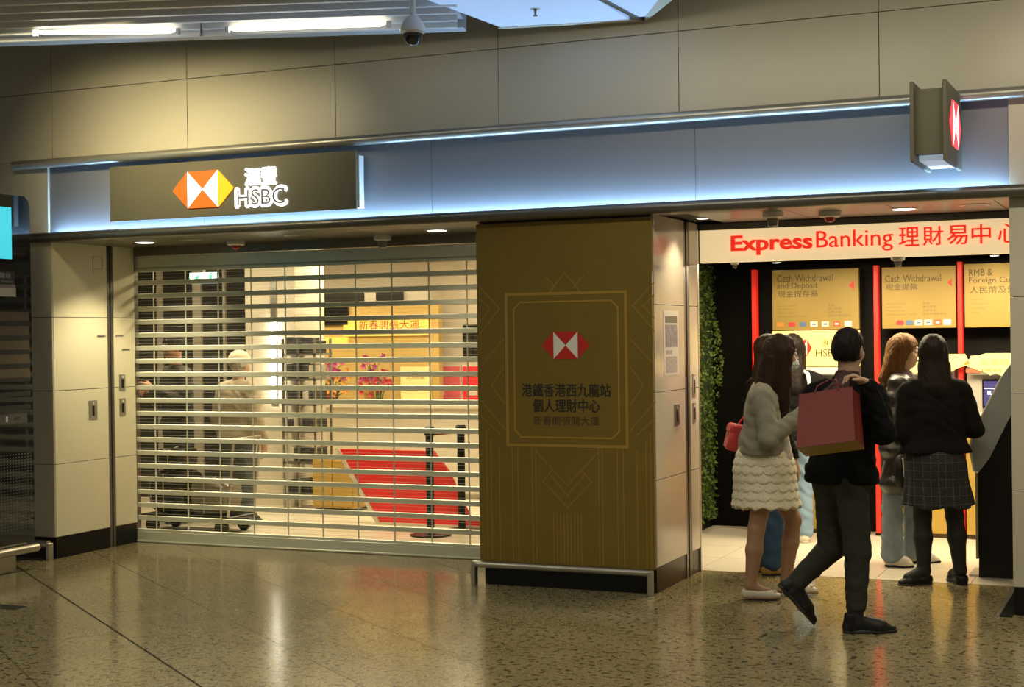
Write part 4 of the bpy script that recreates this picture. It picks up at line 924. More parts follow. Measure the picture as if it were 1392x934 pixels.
def hand(wr, d, pn, thumb, curl=.5, s=1.0):
    """wrist, direction of fingers, palm normal, side the thumb leaves to"""
    d = nrm(d); pn = nrm(VA(pn, float)-d*VA(pn, float).dot(d)); l = np.cross(pn, d)*thumb; wr = VA(wr, float); P = []
    P.append(cone(wr-d*.02, wr+d*.03, .024*s, .027*s, .015, pn, .75))
    P.append(cone(wr+d*.025+l*.012, wr+d*.078+l*.016, .026*s, .024*s, .012, pn, .55)); P.append(cone(wr+d*.025-l*.012, wr+d*.074-l*.018, .026*s, .022*s, .012, pn, .55))
    for i, (o, ln) in enumerate(((.031, .068), (.0105, .078), (-.0105, .073), (-.031, .056))):
        b = wr+d*(.088-abs(i-1.2)*.004)*s+l*o*s; a1 = curl*.7; a2 = curl*1.7
        m = b+(d*math.cos(a1)+pn*math.sin(a1))*ln*.5*s; e = m+(d*math.cos(a2)+pn*math.sin(a2))*ln*.5*s
        P += [cone(b, m, .0098*s, .009*s, .004), cone(m, e, .009*s, .0078*s, .004)]
    tb = wr+d*.03*s+l*.026*s; tm_ = tb+nrm(d*.7+l*.6+pn*.35)*.038*s; te = tm_+nrm(d*.9+l*.15+pn*.5)*.032*s
    P += [cone(tb, tm_, .0125*s, .0108*s, .006), cone(tm_, te, .0105*s, .0088*s, .004)]
    return P
def head_prims(c, f, u, r):
    A = [r, f, u]; g = lambda R, F_, U_: c+r*R+f*F_+u*U_
    P = [ell(g(0, -.012, .022), (.073, .094, .088), A, .02), ell(g(0, .022, -.045), (.056, .064, .068), A, .03), ell(g(0, .055, -.092), (.022, .022, .018), A, .03),
         cone(g(0, .086, .006), g(0, .106, -.028), .007, .0115, .012), ell(g(0, .088, -.062), (.024, .011, .009), A, .008), cone(g(-.034, .074, .022), g(.034, .074, .022), .013, .013, .014)]
    for s in (-1, 1):
        P += [ell(g(s*.072, -.008, -.012), (.010, .022, .032), A, .006), ell(g(s*.012, .097, -.030), (.009, .011, .008), A, .006), ell(g(s*.042, .050, -.03), (.022, .03, .024), A, .025)]
    sub = [ell(g(s*.031, .096, .002), (.017, .014, .011), A, .012) for s in (-1, 1)]
    return P, sub
def human(name, label, group, loc, J, skin, h=.008, hands=(.5, .5), hair=None):
    root = thing(name, label, 'person', loc, YAW, group)
    J = {k: VA(v, float) for k, v in J.items()}
    f = nrm(J['face']); f[2] = J['face'][2]; f = nrm(f); r = nrm(np.cross(f, (0, 0, 1))); u = np.cross(r, f); c = J['head']
    sd = nrm(J['shR']-J['shL']); fw = nrm(np.cross((0, 0, 1), sd)); J['side'] = sd; J['fwd'] = fw; J['f'], J['r'], J['u'] = f, r, u
    P, sub = head_prims(c, f, u, r)
    P += [cone(J['neck']+VA((0, 0, -.04)), c-u*.06-f*.015, .056, .052, .03)]
    P += [cone(J['shL']*.8+J['shR']*.2, J['shL']*.2+J['shR']*.8, .068, .068, .04, fw, .8), cone(J['chest']-sd*.06, J['chest']+sd*.06, .10, .10, .06, fw, .8), cone(J['chest']*.5+J['waist']*.5-sd*.04, J['chest']*.5+J['waist']*.5+sd*.04, .09, .09, .06, fw, .8),
          cone(J['waist']-sd*.045, J['waist']+sd*.045, .078, .078, .06, fw, .82), cone(J['pelvis']-sd*.07, J['pelvis']+sd*.07, .098, .098, .06, fw, .85)]
    fr = 1.0 if 'bare' in J else .70
    for S in 'LR':
        P += [cone(J['sh'+S], J['el'+S], .047, .036, .03), cone(J['el'+S], J['wr'+S], .037, .024, .012)]
        P += [cone(J['hip'+S], J['kn'+S], .078, .05, .03), cone(J['kn'+S], J['kn'+S]*.62+J['an'+S]*.38+(J['kf'+S] if 'kf'+S in J else 0), .049, .051, .02), cone(J['kn'+S]*.62+J['an'+S]*.38, J['an'+S], .051, .032, .02)]
        t = J['to'+S]; a = J['an'+S]; d = nrm(t-a); t = a+(t-a)*(1 if fr == 1 else .85); P += [cone(a, a*.35+t*.65-VA((0, 0, .0 if fr == 1 else .012)), .033*(fr+1)/2, .027*fr, .02), cone(a*.35+t*.65-VA((0, 0, .0 if fr == 1 else .012)), t, .027*fr, .016*fr, .02)]
        hd = J['hd'+S]; th = 1 if S == 'L' else -1
        P += hand(J['wr'+S], hd, J.get('pn'+S, VA((0, 0, -1.))), J['th'+S][0] if 'th'+S in J else th, hands[0 if S == 'L' else 1])
    link('body', sdf_mesh('body', P, h=h, sub=sub), skin, root, local=True)
    for s in (-1, 1):
        e = c+r*s*.031+f*.079+u*.002; ey = MB().lathe([(.0005, -.0118), (.007, -.0095), (.0115, -.003), (.0118, 0), (.0115, .003), (.007, .0095), (.0005, .0118)], tuple(e), 12)
        eo = link('eye', ey.mesh('eye', 60), mat('eye_white', (.7, .68, .64), .2), root, local=True)
        link('iris', MB().lathe([(.0004, -.0056), (.004, -.004), (.0056, 0), (.004, .004), (.0004, .0056)], tuple(e+f*.0078), 10).mesh('iris', 60), mat('iris_dark', (.03, .018, .01), .15), eo, local=True)
        # eyebrow
        b = [c+r*s*x+f*y+u*z for x, y, z in ((.014, .088, .022), (.03, .086, .027), (.046, .074, .021))]
        link('eyebrow', MB().tube(b, [.002, .0035, .0015], 6).mesh('eyebrow', 60), mat('brow', (.02, .013, .01), .6), root, local=True)
    return root, J
def fold(a=.005, q=(9, 7, 23), ph=0.):
    def g(x, y, z):
        wv = np.sin(q[0]*x*1.7+5*z+ph)+np.sin(q[1]*y*1.9-7*z)
        r1 = np.sin(q[2]*z*1.5+2.2*wv+9*x); r2 = np.sin(47*z+31*x-17*y+1.7*wv); r3 = np.sin(71*x+23*z+2*wv)*np.sin(19*z+53*y)
        return a*(.8*(1-np.abs(r1))*1.4-.5+.45*r2+.35*r3)
    return g
def torso(J, g, neckr=.07, low=None, flare=0.0, k=.05):
    sd, fw = J['side'], J['fwd']
    P = [cone(J['shL']*.85+J['shR']*.15, J['shL']*.15+J['shR']*.85, .070+g, .070+g, k, fw, .85), cone(J['chest']-sd*.062, J['chest']+sd*.062, .103+g, .103+g, k, fw, .86),
         cone((J['chest']+J['waist'])/2-sd*.055, (J['chest']+J['waist'])/2+sd*.055, .098+g, .098+g, k, fw, .86), cone(J['waist']-sd*.06, J['waist']+sd*.06, .092+g+flare*.5, .092+g+flare*.5, k, fw, .86)]
    if low is not None: P.append(cone(J['pelvis']-sd*.07, J['pelvis']+sd*.07, .105+g+flare, .105+g+flare, k, fw, .88)); P.append(cone(J['pelvis']-sd*.07+VA((0, 0, low)), J['pelvis']+sd*.07+VA((0, 0, low)), .105+g+flare, .105+g+flare, k, fw, .88))
    P.append(cone(J['neck']-VA((0, 0, .05)), J['neck']+VA((0, 0, .005)), neckr+g*.4, neckr-.008, .03, fw, .9))
    return P
def sleeves(J, g, cuff=.9, which='LR', k=.03):
    P = []
    for S in which:
        e = J['el'+S]*(1-cuff)+J['wr'+S]*cuff
        P += [cone(J['sh'+S], J['el'+S], .052+g, .046+g, k), cone(J['el'+S], e, .046+g, .034+g, .02)]
    return P
def legs(J, g, hem=.03, wk=.062, wh=.055, crotch=True):
    P = [cone(J['pelvis']-J['side']*.07, J['pelvis']+J['side']*.07, .104+g, .104+g, .05, J['fwd'], .9)]
    for S in 'LR':
        a = J['an'+S]; kn = J['kn'+S]; e = a+nrm(kn-a)*hem
        P += [cone(J['hip'+S], kn, .086+g, wk+g, .03), cone(kn, e, wk+g, wh+g, .02)]
    return P
def shoe(root, heel, toe, m, msole, up=None, w=.040, low=None, solet=.016, ht=.05, h=.006, heelb=False, name='shoe'):
    heel, toe = VA(heel, float), VA(toe, float); d = nrm(toe-heel); up = nrm((0, 0, 1) if up is None else up); up = nrm(up-d*up.dot(d)); L = np.linalg.norm(toe-heel)
    b = heel+d*L*.66
    P = [cone(heel+d*.034+up*.030, b+up*.026, .034, w, .02, up, .95), cone(b+up*.024, toe-d*.03+up*.020, w, w*.66, .02, up, .72), cone(heel+d*.04+up*.035, heel+d*.05+up*(.035+ht), .038, .038, .02)]
    if low is None: P.append(cone(heel+d*.055+up*(.04+ht*.7), b+up*.03, .034, w*.85, .03))
    cuts = [lambda X, Y, Z: -((X-heel[0])*up[0]+(Y-heel[1])*up[1]+(Z-heel[2])*up[2])+.002]
    top = .05+ht if low is None else low
    cuts.append(lambda X, Y, Z: ((X-heel[0])*up[0]+(Y-heel[1])*up[1]+(Z-heel[2])*up[2])-top)
    s = link(name, sdf_mesh(name, P, h=h, cuts=cuts), m, root, local=True)
    PS = [cone(heel+d*.034+up*.008, b+up*.008, .037, w+.004, .01, up, .6), cone(b+up*.008, toe-d*.028+up*.008, w+.004, w*.66+.004, .01, up, .5)]
    link('sole', sdf_mesh('sole', PS, h=h, cuts=[lambda X, Y, Z: np.abs((X-heel[0])*up[0]+(Y-heel[1])*up[1]+(Z-heel[2])*up[2]-solet/2)-solet/2]), msole, s, local=True)
    return s
def strand(c, amp=.0045, n=46):
    return lambda x, y, z: amp*.7*np.sin(n*np.arctan2(y-c[1], x-c[0])+1.6*np.sin(4*z))+amp*.3*np.sin(93*x+57*y+3*z)
def hair_mat(n, c):
    return mat(n, c, .5, spec=.12, bump=.35, bscale=90, var=.5, vscale=40, stretch=(1, 1, .12))

SK1 = mat('skin_warm', (.50, .31, .21), .5, var=.08, vscale=14); SK2 = mat('skin_tan', (.36, .20, .12), .5, var=.08, vscale=14)
H_BLK = hair_mat('hair_black', (.012, .009, .008)); H_DBR = hair_mat('hair_dark_brown', (.028, .014, .009)); H_BRN = hair_mat('hair_brown', (.16, .075, .025)); H_GRY = hair_mat('hair_grey', (.45, .42, .36))
DENIM_D = mat('denim_dark', (.035, .075, .15), .85, spec=.2, bump=.3, bscale=220, var=.35, vscale=9); DENIM_L = mat('denim_light', (.20, .30, .42), .85, spec=.2, bump=.3, bscale=220, var=.3, vscale=8); DENIM_G = mat('denim_grey', (.20, .255, .30), .85, spec=.2, bump=.3, bscale=220, var=.3, vscale=8)
BLKCL = mat('black_wool', (.006, .006, .006), .9, spec=.12, bump=.25, bscale=160); BLKSH = mat('black_leather', (.008, .008, .008), .42, spec=.3); SOLEB = mat('sole_black', (.01, .01, .01), .5); SOLEW = mat('sole_white', (.6, .57, .5), .5); SNKW = mat('sneaker_white', (.62, .58, .48), .5, bump=.4, bscale=60, var=.3, vscale=20)
def hair_cap(J, g=.0, back=0.0):
    c, f, u, r = J['head'], J['f'], J['u'], J['r']
    P = [ell(c-f*.014+u*.026, (.082+g, .103+g, .094+g), [r, f, u], .02)]
    sub = [ell(c+f*.098-u*.042, (.064, .072, .088), [r, f, u], .012)]
    return P, sub

# ---------------------------------------------------------------- woman in grey jacket and scalloped skirt
J = dict(bare=(1, 0, 0), head=(.078, .01, 1.492), face=(.98, .16, -.08), neck=(.02, .0, 1.30), shL=(-.025, .165, 1.235), shR=(-.065, -.165, 1.225), chest=(-.045, 0, 1.13), waist=(-.05, 0, .95), pelvis=(-.035, 0, .79),
         elR=(-.045, -.235, .985), wrR=(.205, -.215, 1.165), hdR=(.8, .2, .55), pnR=(.5, .3, -.8), elL=(.03, .215, .98), wrL=(.16, .17, .82), hdL=(.4, 0, -.9), pnL=(-.9, 0, -.4),
         hipL=(.01, .08, .76), knL=(.155, .09, .46), anL=(.105, .095, .085), toL=(.285, .075, .022), hipR=(-.03, -.08, .76), knR=(-.10, -.08, .435), anR=(-.142, -.085, .085), toR=(.005, -.10, .022))
root, J = human('person', 'woman with long dark hair in grey cropped jacket and white scalloped skirt', None, (-2.262, 9.06, 0), J, SK2, h=.0065, hands=(.5, .75))
M_JKT = mat('jacket_grey', (.25, .23, .175), .9, bump=.35, bscale=180, var=.1, vscale=30)
sm_part('jacket', M_JKT, root, torso(J, .020, .07, flare=.012)+[cone(J['waist']-VA((0, .05, .0)), J['waist']+VA((0, .05, 0)), .125, .125, .05, (1, 0, 0), .95), cone(J['waist']+VA((-.01, -.06, -.06)), J['waist']+VA((-.01, .06, -.06)), .128, .128, .05, (1, 0, 0), .95)]+sleeves(J, .012, .93), h=.008,
        cuts=[lambda X, Y, Z: .882-Z, lambda X, Y, Z: np.where((X > .06), .05-np.abs(Y-.03)*.9-.02, -1) + 0*Z], disp=fold(.0042, (10, 9, 30)))
sm_part('blouse', mat('blouse_white', (.62, .58, .50), .7), root, torso(J, .006, .058)+[cone((.06, -.085, 1.02), (.085, -.085, .87), .035, .04, .03)], h=.009, cuts=[lambda X, Y, Z: .845+.008*np.sin(X*90)-Z])
# scalloped lace skirt
M_LACE = mat('lace_white', (.72, .66, .50), .85, bump=.6, bscale=150, var=.12, vscale=60)
sx, sy = -.03, 0.0
def lace(x, y, z):
    a = np.arctan2(y-sy, (x-sx)*.8); zz = z+.016*np.abs(np.sin(a*9+np.floor(z/.052)*1.57)); t = (zz/.052) % 1.0
    return -.008*(1-t)+.0015*np.sin(a*60)*np.sin(z*220)
sm_part('skirt', M_LACE, root, [cone((-.04, 0, .93), (-.035, 0, .80), .130, .172, .03), cone((-.035, 0, .80), (-.022, 0, .48), .172, .222, .06)], h=.0065,
        cuts=[lambda X, Y, Z: .545+.022*np.abs(np.sin(np.arctan2(Y-sy, (X-sx)*.8)*8))-Z, lambda X, Y, Z: Z-.93+0*X+0*Y], disp=lace, iters=0)
P, sub = hair_cap(J, .002)
c, f, u, r = J['head'], J['f'], J['u'], J['r']
P += [cone(c-f*.04-u*.02, c-f*.09-u*.26, .085, .07, .03), cone(c-f*.02+r*.06, c-f*.005+r*.075-u*.28, .05, .04, .03, r, .6), cone(c+f*.005+r*.068+u*.01, c+f*.012+r*.062-u*.34, .034, .03, .03, r, .6), cone(c-f*.07+r*.03-u*.05, c-f*.10+r*.06-u*.30, .05, .04, .03), cone(c-f*.02-r*.06, c+f*.01-r*.08-u*.30, .045, .03, .03, r, .6),
      cone(c+f*.03+r*.05+u*.065, c+f*.025+r*.066-u*.04, .026, .024, .02, r, .6)]
sm_part('hair', H_DBR, root, P, h=.0065, sub=[ell(c+f*.108-u*.042, (.12, .070, .10), [r, f, u], .012)], disp=strand(c-f*.03))
sm_part('face_mask', mat('mask_pale_blue', (.55, .60, .60), .8), root, [ell(c+f*.042-u*.058, (.062, .075, .052), [r, f, u])], h=.005, cuts=[lambda X, Y, Z: .035-((X-c[0])*f[0]+(Y-c[1])*f[1]+(Z-c[2])*f[2])], disp=lambda x, y, z: .0022*np.sin(z*330))
FLAT = mat('flat_white', (.66, .60, .50), .35); SOLT = mat('sole_tan', (.22, .12, .05), .5)
for hl, to in (((-.195, -.08, .012), (.045, -.105, .008)), ((.055, .095, .012), (.305, .07, .008))):
    s = shoe(root, hl, to, FLAT, SOLT, low=.052, w=.037, solet=.012)
    b = VA(hl)*.22+VA(to)*.78; link('bow', MB().box(b[0]-.028, b[0]+.02, b[1]-.022, b[1]+.022, b[2]+.04, b[2]+.052, bev=.005).mesh('bow'), mat('bow_pearl', (.62, .55, .40), .3, metal=.3), s, local=True)

# ---------------------------------------------------------------- man with the red bag
J = dict(head=(.012, .03, 1.525), face=(.60, .80, -.03), neck=(-.01, .0, 1.345), shL=(-.165, .115, 1.27), shR=(.115, -.125, 1.275), chest=(-.025, 0, 1.16), waist=(-.035, 0, 1.0), pelvis=(-.045, 0, .83),
         elR=(.118, -.285, 1.085), wrR=(.035, -.285, 1.345), hdR=(-.85, .05, .45), pnR=(-.3, -.2, -.9), elL=(-.155, .215, 1.0), wrL=(-.01, .32, .90), hdL=(.7, .5, -.1), pnL=(0, 0, -1),
         hipL=(-.09, .075, .80), knL=(-.085, .09, .435), anL=(-.315, .085, .215), toL=(-.205, .09, .045), hipR=(-.01, -.075, .80), knR=(.022, -.07, .45), anR=(.005, -.085, .09), toR=(.20, -.075, .025))
root, J = human('person', 'man in black jacket and dark grey trousers walking with a red bag over his shoulder', None, (-1.611, 8.21, 0), J, SK1, h=.0065, hands=(.5, .95))
M_TRO = mat('trousers_charcoal', (.034, .036, .028), .9, spec=.2, bump=.3, bscale=200, var=.12, vscale=12)
sm_part('trousers', M_TRO, root, legs(J, .004, .055, .068, .050), h=.007, disp=fold(.0035, (11, 9, 27), 1.), cuts=[lambda X, Y, Z: .055-Z+0*X+0*Y])
sm_part('jacket', BLKCL, root, torso(J, .022, .075, low=.02, flare=.0)+sleeves(J, .014, .92), h=.008, cuts=[lambda X, Y, Z: .80-Z+0*X+0*Y], disp=fold(.006, (9, 11, 26)))
sm_part('collar', mat('collar_maroon', (.05, .018, .022), .8), root, [cone(J['neck']-VA((0, 0, .02)), J['neck']+VA((0.005, .005, .035)), .078, .068, .02), cone(J['neck']+VA((-.04, -.05, -.03)), J['neck']+VA((-.12, -.06, -.085)), .055, .05, .03)], h=.007, sub=[cone(J['neck']+VA((0, 0, .0)), J['neck']+VA((.01, .01, .09)), .055, .06, .005)])
P, sub = hair_cap(J, .0)
c, f, u, r = J['head'], J['f'], J['u'], J['r']
P += [ell(c-f*.035-u*.02, (.076, .08, .07), [r, f, u], .03)]
sm_part('hair', H_BLK, root, P, h=.006, sub=sub+[ell(c-u*.10-f*.03, (.12, .12, .035), [r, f, u], .01)]+[ell(c+r*s*.078-f*.006-u*.015, (.02, .026, .036), [r, f, u], .006) for s in (-1, 1)], disp=lambda x, y, z: .003*np.sin(140*x+90*y)*np.sin(60*z+80*y))
s = shoe(root, (-.065, -.085, 0), (.225, -.072, 0), BLKSH, SOLEB, w=.046, solet=.024, ht=.06)
s = shoe(root, (-.385, .085, .232), (-.190, .092, .012), BLKSH, SOLEB, up=(.62, 0, .78), w=.048, solet=.024, ht=.06)
sm_part('sock', mat('sock_black', (.012, .012, .012), .8), root, [cone(J['anR']+VA((0, 0, -.03)), J['anR']+VA((0, 0, .06)), .042, .042, .01)], h=.007)
sm_part('sock', MATS['sock_black'], root, [cone(J['anL']+VA((0, 0, -.01)), J['anL']*.85+J['knL']*.15, .042, .042, .01)], h=.007)
# red paper bag slung from his hand
bg = thing('paper_bag', 'red paper carrier bag with gold base hanging behind the man', 'bag', (0, 0, 0), 0)
bl = Matrix.Translation((-1.611, 8.21, 0)) @ Matrix.Rotation(YAW, 4, 'Z') @ Matrix.Translation((-.175, -.335, 1.155)) @ Matrix.Rotation(math.radians(5), 4, 'Y') @ Matrix.Rotation(math.radians(-24), 4, 'X') @ Matrix.Rotation(math.radians(-33), 4, 'Z')
bg.matrix_world = bl
M_BAG = mat('bag_red', (.165, .012, .009), .5, bump=.12, bscale=14); M_BAGI = mat('bag_inside', (.12, .012, .01), .6)
wt, wb2, dt, db, hh = .145, .158, .055, .070, .152
def face4(pts, th=.002): return pts
cT = [(-wt, -dt, hh), (wt, -dt, hh), (wt, dt, hh), (-wt, dt, hh)]; cB = [(-wb2, -db, -hh), (wb2, -db, -hh), (wb2, db, -hh), (-wb2, db, -hh)]
def panel4(name, a, b, c_, d, m):
    v = [Vector(t) for t in (a, b, c_, d)]; n = (v[1]-v[0]).cross(v[2]-v[0]).normalized()*.0025
    return link(name, MB().add([t for t in v]+[t-n for t in v], [(0, 1, 2, 3), (7, 6, 5, 4), (0, 4, 5, 1), (1, 5, 6, 2), (2, 6, 7, 3), (3, 7, 4, 0)]).mesh(name), m, bg, local=True)
panel4('front_panel', cB[0], cB[1], cT[1], cT[0], M_BAG); panel4('back_panel', cB[2], cB[3], cT[3], cT[2], M_BAG)
for a, b in ((1, 2), (3, 0)):
    mB = tuple((Vector(cB[a])+Vector(cB[b]))/2*1.0); mT = Vector(cT[a])/2+Vector(cT[b])/2; mT.x *= .94; mM = Vector(mB)*.55+mT*.45
    panel4('gusset', cB[a], mB, tuple(mT), cT[a], M_BAG); panel4('gusset', mB, cB[b], cT[b], tuple(mT), M_BAG)
panel4('base', cB[3], cB[2], cB[1], cB[0], mat('bag_base_gold', (.34, .23, .055), .5))
panel4('base_band', (-wb2, -db-.001, -hh), (wb2, -db-.001, -hh), (wb2-.001, -db+.0005, -hh+.012), (-wb2+.001, -db+.0005, -hh+.012), M_BAG)
for y in (-dt, dt): link('handle', MB().tube([(-.06, y, hh-.01), (-.045, y+.0, hh+.03), (.0, (y+.0)*.6+.02, hh+.072), (.04, (y)*.6+.025, hh+.072), (.065, y, hh+.03), (.07, y, hh-.01)], .005, 8).mesh('handle', 40), M_BAGI, bg, local=True)
bg['label'] = 'red paper carrier bag with gold base hanging behind the man'

# ---------------------------------------------------------------- woman in black jacket seen from behind
J = dict(head=(.022, .03, 1.475), face=(.05, 1, -.04), neck=(.024, .0, 1.29), shL=(-.155, 0, 1.225), shR=(.20, 0, 1.225), chest=(.024, 0, 1.12), waist=(.02, 0, .97), pelvis=(.02, 0, .80),
         elL=(-.19, -.02, .965), wrL=(-.10, .20, 1.04), hdL=(.3, .9, .2), elR=(.275, -.01, .985), wrR=(.19, .21, 1.03), hdR=(-.3, .9, .2), pnL=(1, 0, 0), pnR=(-1, 0, 0),
         hipL=(-.055, 0, .76), knL=(-.058, .02, .43), anL=(-.058, 0, .085), toL=(-.21, -.02, .03), hipR=(.10, 0, .76), knR=(.148, .02, .43), anR=(.172, 0, .085), toR=(.15, .16, .03))
root, J = human('person', 'woman in black jacket, dark checked skirt and black tights seen from behind', None, (-1.412, 9.86, 0), J, SK1, h=.008, hands=(.5, .5))
sm_part('tights', mat('tights_black', (.008, .008, .009), .7), root, [cone(J['an'+S], J['an'+S]*.3+J['to'+S]*.7, .040, .032, .02) for S in 'LR']+[cone(J['hip'+S], J['kn'+S], .084, .056, .03) for S in 'LR']+[cone(J['kn'+S], J['kn'+S]*.62+J['an'+S]*.38, .054, .058, .02) for S in 'LR']+[cone(J['kn'+S]*.62+J['an'+S]*.38, J['an'+S], .058, .039, .02) for S in 'LR'], h=.008)
M_PLAID = mat('skirt_check', (.012, .012, .014), .85)
nt = M_PLAID.node_tree; b = nt.nodes['Principled BSDF']; tc = nt.nodes.new('ShaderNodeTexCoord'); sep = nt.nodes.new('ShaderNodeSeparateXYZ'); nt.links.new(tc.outputs['Object'], sep.inputs[0])
def stripe(out, freq, lo):
    m1 = nt.nodes.new('ShaderNodeMath'); m1.operation = 'MULTIPLY'; m1.inputs[1].default_value = freq; nt.links.new(out, m1.inputs[0])
    m2 = nt.nodes.new('ShaderNodeMath'); m2.operation = 'FRACT'; nt.links.new(m1.outputs[0], m2.inputs[0])
    m3 = nt.nodes.new('ShaderNodeMath'); m3.operation = 'GREATER_THAN'; m3.inputs[1].default_value = lo; nt.links.new(m2.outputs[0], m3.inputs[0]); return m3.outputs[0]
mxn = nt.nodes.new('ShaderNodeMath'); mxn.operation = 'MAXIMUM'; nt.links.new(stripe(sep.outputs[0], 22, .93), mxn.inputs[0]); nt.links.new(stripe(sep.outputs[2], 19, .93), mxn.inputs[1])
nzn = nt.nodes.new('ShaderNodeTexNoise'); nzn.inputs['Scale'].default_value = 130; nt.links.new(tc.outputs['Object'], nzn.inputs[0]); gt = nt.nodes.new('ShaderNodeMath'); gt.operation = 'GREATER_THAN'; gt.inputs[1].default_value = .47; nt.links.new(nzn.outputs[0], gt.inputs[0])
mu = nt.nodes.new('ShaderNodeMath'); mu.operation = 'MULTIPLY'; nt.links.new(mxn.outputs[0], mu.inputs[0]); nt.links.new(gt.outputs[0], mu.inputs[1])
mxc = nt.nodes.new('ShaderNodeMix'); mxc.data_type = 'RGBA'; mxc.inputs[6].default_value = (.012, .012, .014, 1); mxc.inputs[7].default_value = (.085, .085, .085, 1); nt.links.new(mu.outputs[0], mxc.inputs[0]); nt.links.new(mxc.outputs[2], b.inputs['Base Color'])
sm_part('skirt', M_PLAID, root, [cone((.02, 0, .90), (.022, 0, .78), .130, .175, .04, (0, 1, 0), .8), cone((.022, 0, .78), (.042, 0, .42), .175, .236, .06, (0, 1, 0), .8)], h=.008, cuts=[lambda X, Y, Z: .498+.01*np.sin(X*30)-Z+0*Y, lambda X, Y, Z: Z-.86+0*X+0*Y], disp=lambda x, y, z: .009*np.sin(np.arctan2(y, x-.03)*12)*np.clip((.85-z)*3, 0, 1))
sm_part('jacket', BLKCL, root, torso(J, .020, .066, low=.02, flare=.026)+sleeves(J, .010, .95), h=.0085, cuts=[lambda X, Y, Z: .84-Z+0*X+0*Y], disp=fold(.004))
P, sub = hair_cap(J, .004); c, f, u, r = J['head'], J['f'], J['u'], J['r']
P += [cone(c-f*.03-u*.02, c-f*.07-u*.215, .092, .085, .03, f, .75), cone(c-f*.03-u*.1+r*.05, c-f*.06-u*.23+r*.06, .05, .045, .03, f, .7), cone(c-f*.03-u*.1-r*.05, c-f*.06-u*.23-r*.06, .05, .045, .03, f, .7)]
sm_part('hair', H_BLK, root, P, h=.007, sub=sub, disp=strand(c))
s = shoe(root, (-.005, .012, 0), (-.235, -.03, 0), BLKSH, SOLEB, w=.038, low=.06, solet=.01); s = shoe(root, (.182, -.06, 0), (.145, .17, 0), BLKSH, SOLEB, w=.038, low=.06, solet=.01)

# ---------------------------------------------------------------- brown-haired woman in long dark coat
J = dict(head=(.030, .0, 1.482), face=(.93, -.34, -.08), neck=(.0, .0, 1.30), shL=(.05, .155, 1.23), shR=(-.05, -.155, 1.23), chest=(0, 0, 1.12), waist=(.0, 0, .96), pelvis=(-.005, 0, .80),
         elR=(-.085, -.215, .97), wrR=(.03, -.245, 1.13), hdR=(.6, .1, .75), pnR=(.6, .2, -.5), elL=(.05, .21, .96), wrL=(.17, .12, 1.08), hdL=(.8, -.4, .3), pnL=(0, -.5, -.8),
         hipL=(.06, .075, .76), knL=(.10, .08, .42), anL=(.105, .085, .085), toL=(.24, .07, .03), hipR=(-.06, -.075, .76), knR=(-.085, -.07, .42), anR=(-.09, -.075, .085), toR=(.02, -.13, .03))
root, J = human('person', 'brown-haired woman in long dark coat and wide grey jeans holding a phone', None, (-1.725, 10.62, 0), J, SK1, h=.0075, hands=(.6, .85))
sm_part('jeans', DENIM_G, root, legs(J, .0, .0, .068, .076), h=.0085, disp=fold(.005, (9, 8, 21), 2.), cuts=[lambda X, Y, Z: .03-Z+0*X+0*Y])
M_PUF = mat('coat_dark', (.022, .018, .018), .35, bump=.3, bscale=40)
sm_part('coat', M_PUF, root, torso(J, .034, .072, low=-.22, flare=.02)+sleeves(J, .024, .95), h=.0085, cuts=[lambda X, Y, Z: .505-Z+0*X+0*Y], disp=lambda x, y, z: .006*np.sin(z*52)+fold(.004)(x, y, z))
sm_part('scarf', mat('scarf_plum', (.075, .04, .045), .9, bump=.4, bscale=60), root, [cone(J['neck']-VA((.0, .04, .02)), J['neck']+VA((.02, .04, -.02)), .08, .08, .03), cone(J['neck']+VA((.06, -.05, -.04)), J['neck']+VA((.10, -.07, -.22)), .045, .035, .03)], h=.008, disp=fold(.004, (20, 15, 30)))
P, sub = hair_cap(J, .003); c, f, u, r = J['head'], J['f'], J['u'], J['r']
P += [cone(c-f*.05-u*.02, c-f*.10-u*.22, .08, .055, .03), cone(c-f*.02+r*.058, c-f*.03+r*.085-u*.24, .045, .035, .03, r, .6), cone(c-f*.02-r*.058, c+f*.02-r*.075-u*.22, .04, .03, .03, r, .6), cone(c-f*.06+r*.04-u*.05, c-f*.12+r*.07-u*.20, .05, .04, .03)]
sm_part('hair', H_BRN, root, P, h=.007, sub=sub, disp=strand(c-f*.03))
link('lips', MB().lathe([(.002, -.018), (.0065, -.008), (.007, 0), (.0065, .008), (.002, .018)], (0, 0, 0), 8, 'x').mesh('lips', 60), mat('lips', (.35, .09, .08), .4), root, local=True).matrix_local = Matrix.Translation(tuple(c+f*.0955-u*.062)) @ Matrix.Rotation(math.atan2(r[1], r[0]), 4, 'Z')
shoe(root, (-.135, -.05, 0), (.04, -.135, 0), SNKW, SOLEB, w=.044, solet=.026, ht=.03); shoe(root, (.035, .09, 0), (.28, .065, 0), SNKW, SOLEB, w=.044, solet=.026, ht=.03)
wl_ = Matrix.Translation((-1.725, 10.62, 0)) @ Matrix.Rotation(YAW, 4, 'Z')
ph = thing('phone', 'white phone held by the brown-haired woman', 'phone'); ph.matrix_world = wl_ @ Matrix.Translation((.105, -.245, 1.245)) @ Matrix.Rotation(.5, 4, 'Y')
link('case', MB().box(-.036, .036, -.0045, .0045, -.03, .085, bev=.004).mesh('case'), M_WHITEP, ph, local=True); link('glass', MB().box(-.032, .032, .0046, .0052, -.025, .08).mesh('glass'), M_DGLASS, ph, local=True)
hb = thing('shoulder_bag', 'black shoulder bag with pale chain hanging before the dark coat', 'bag'); hb.matrix_world = wl_ @ Matrix.Translation((.02, -.255, .665))
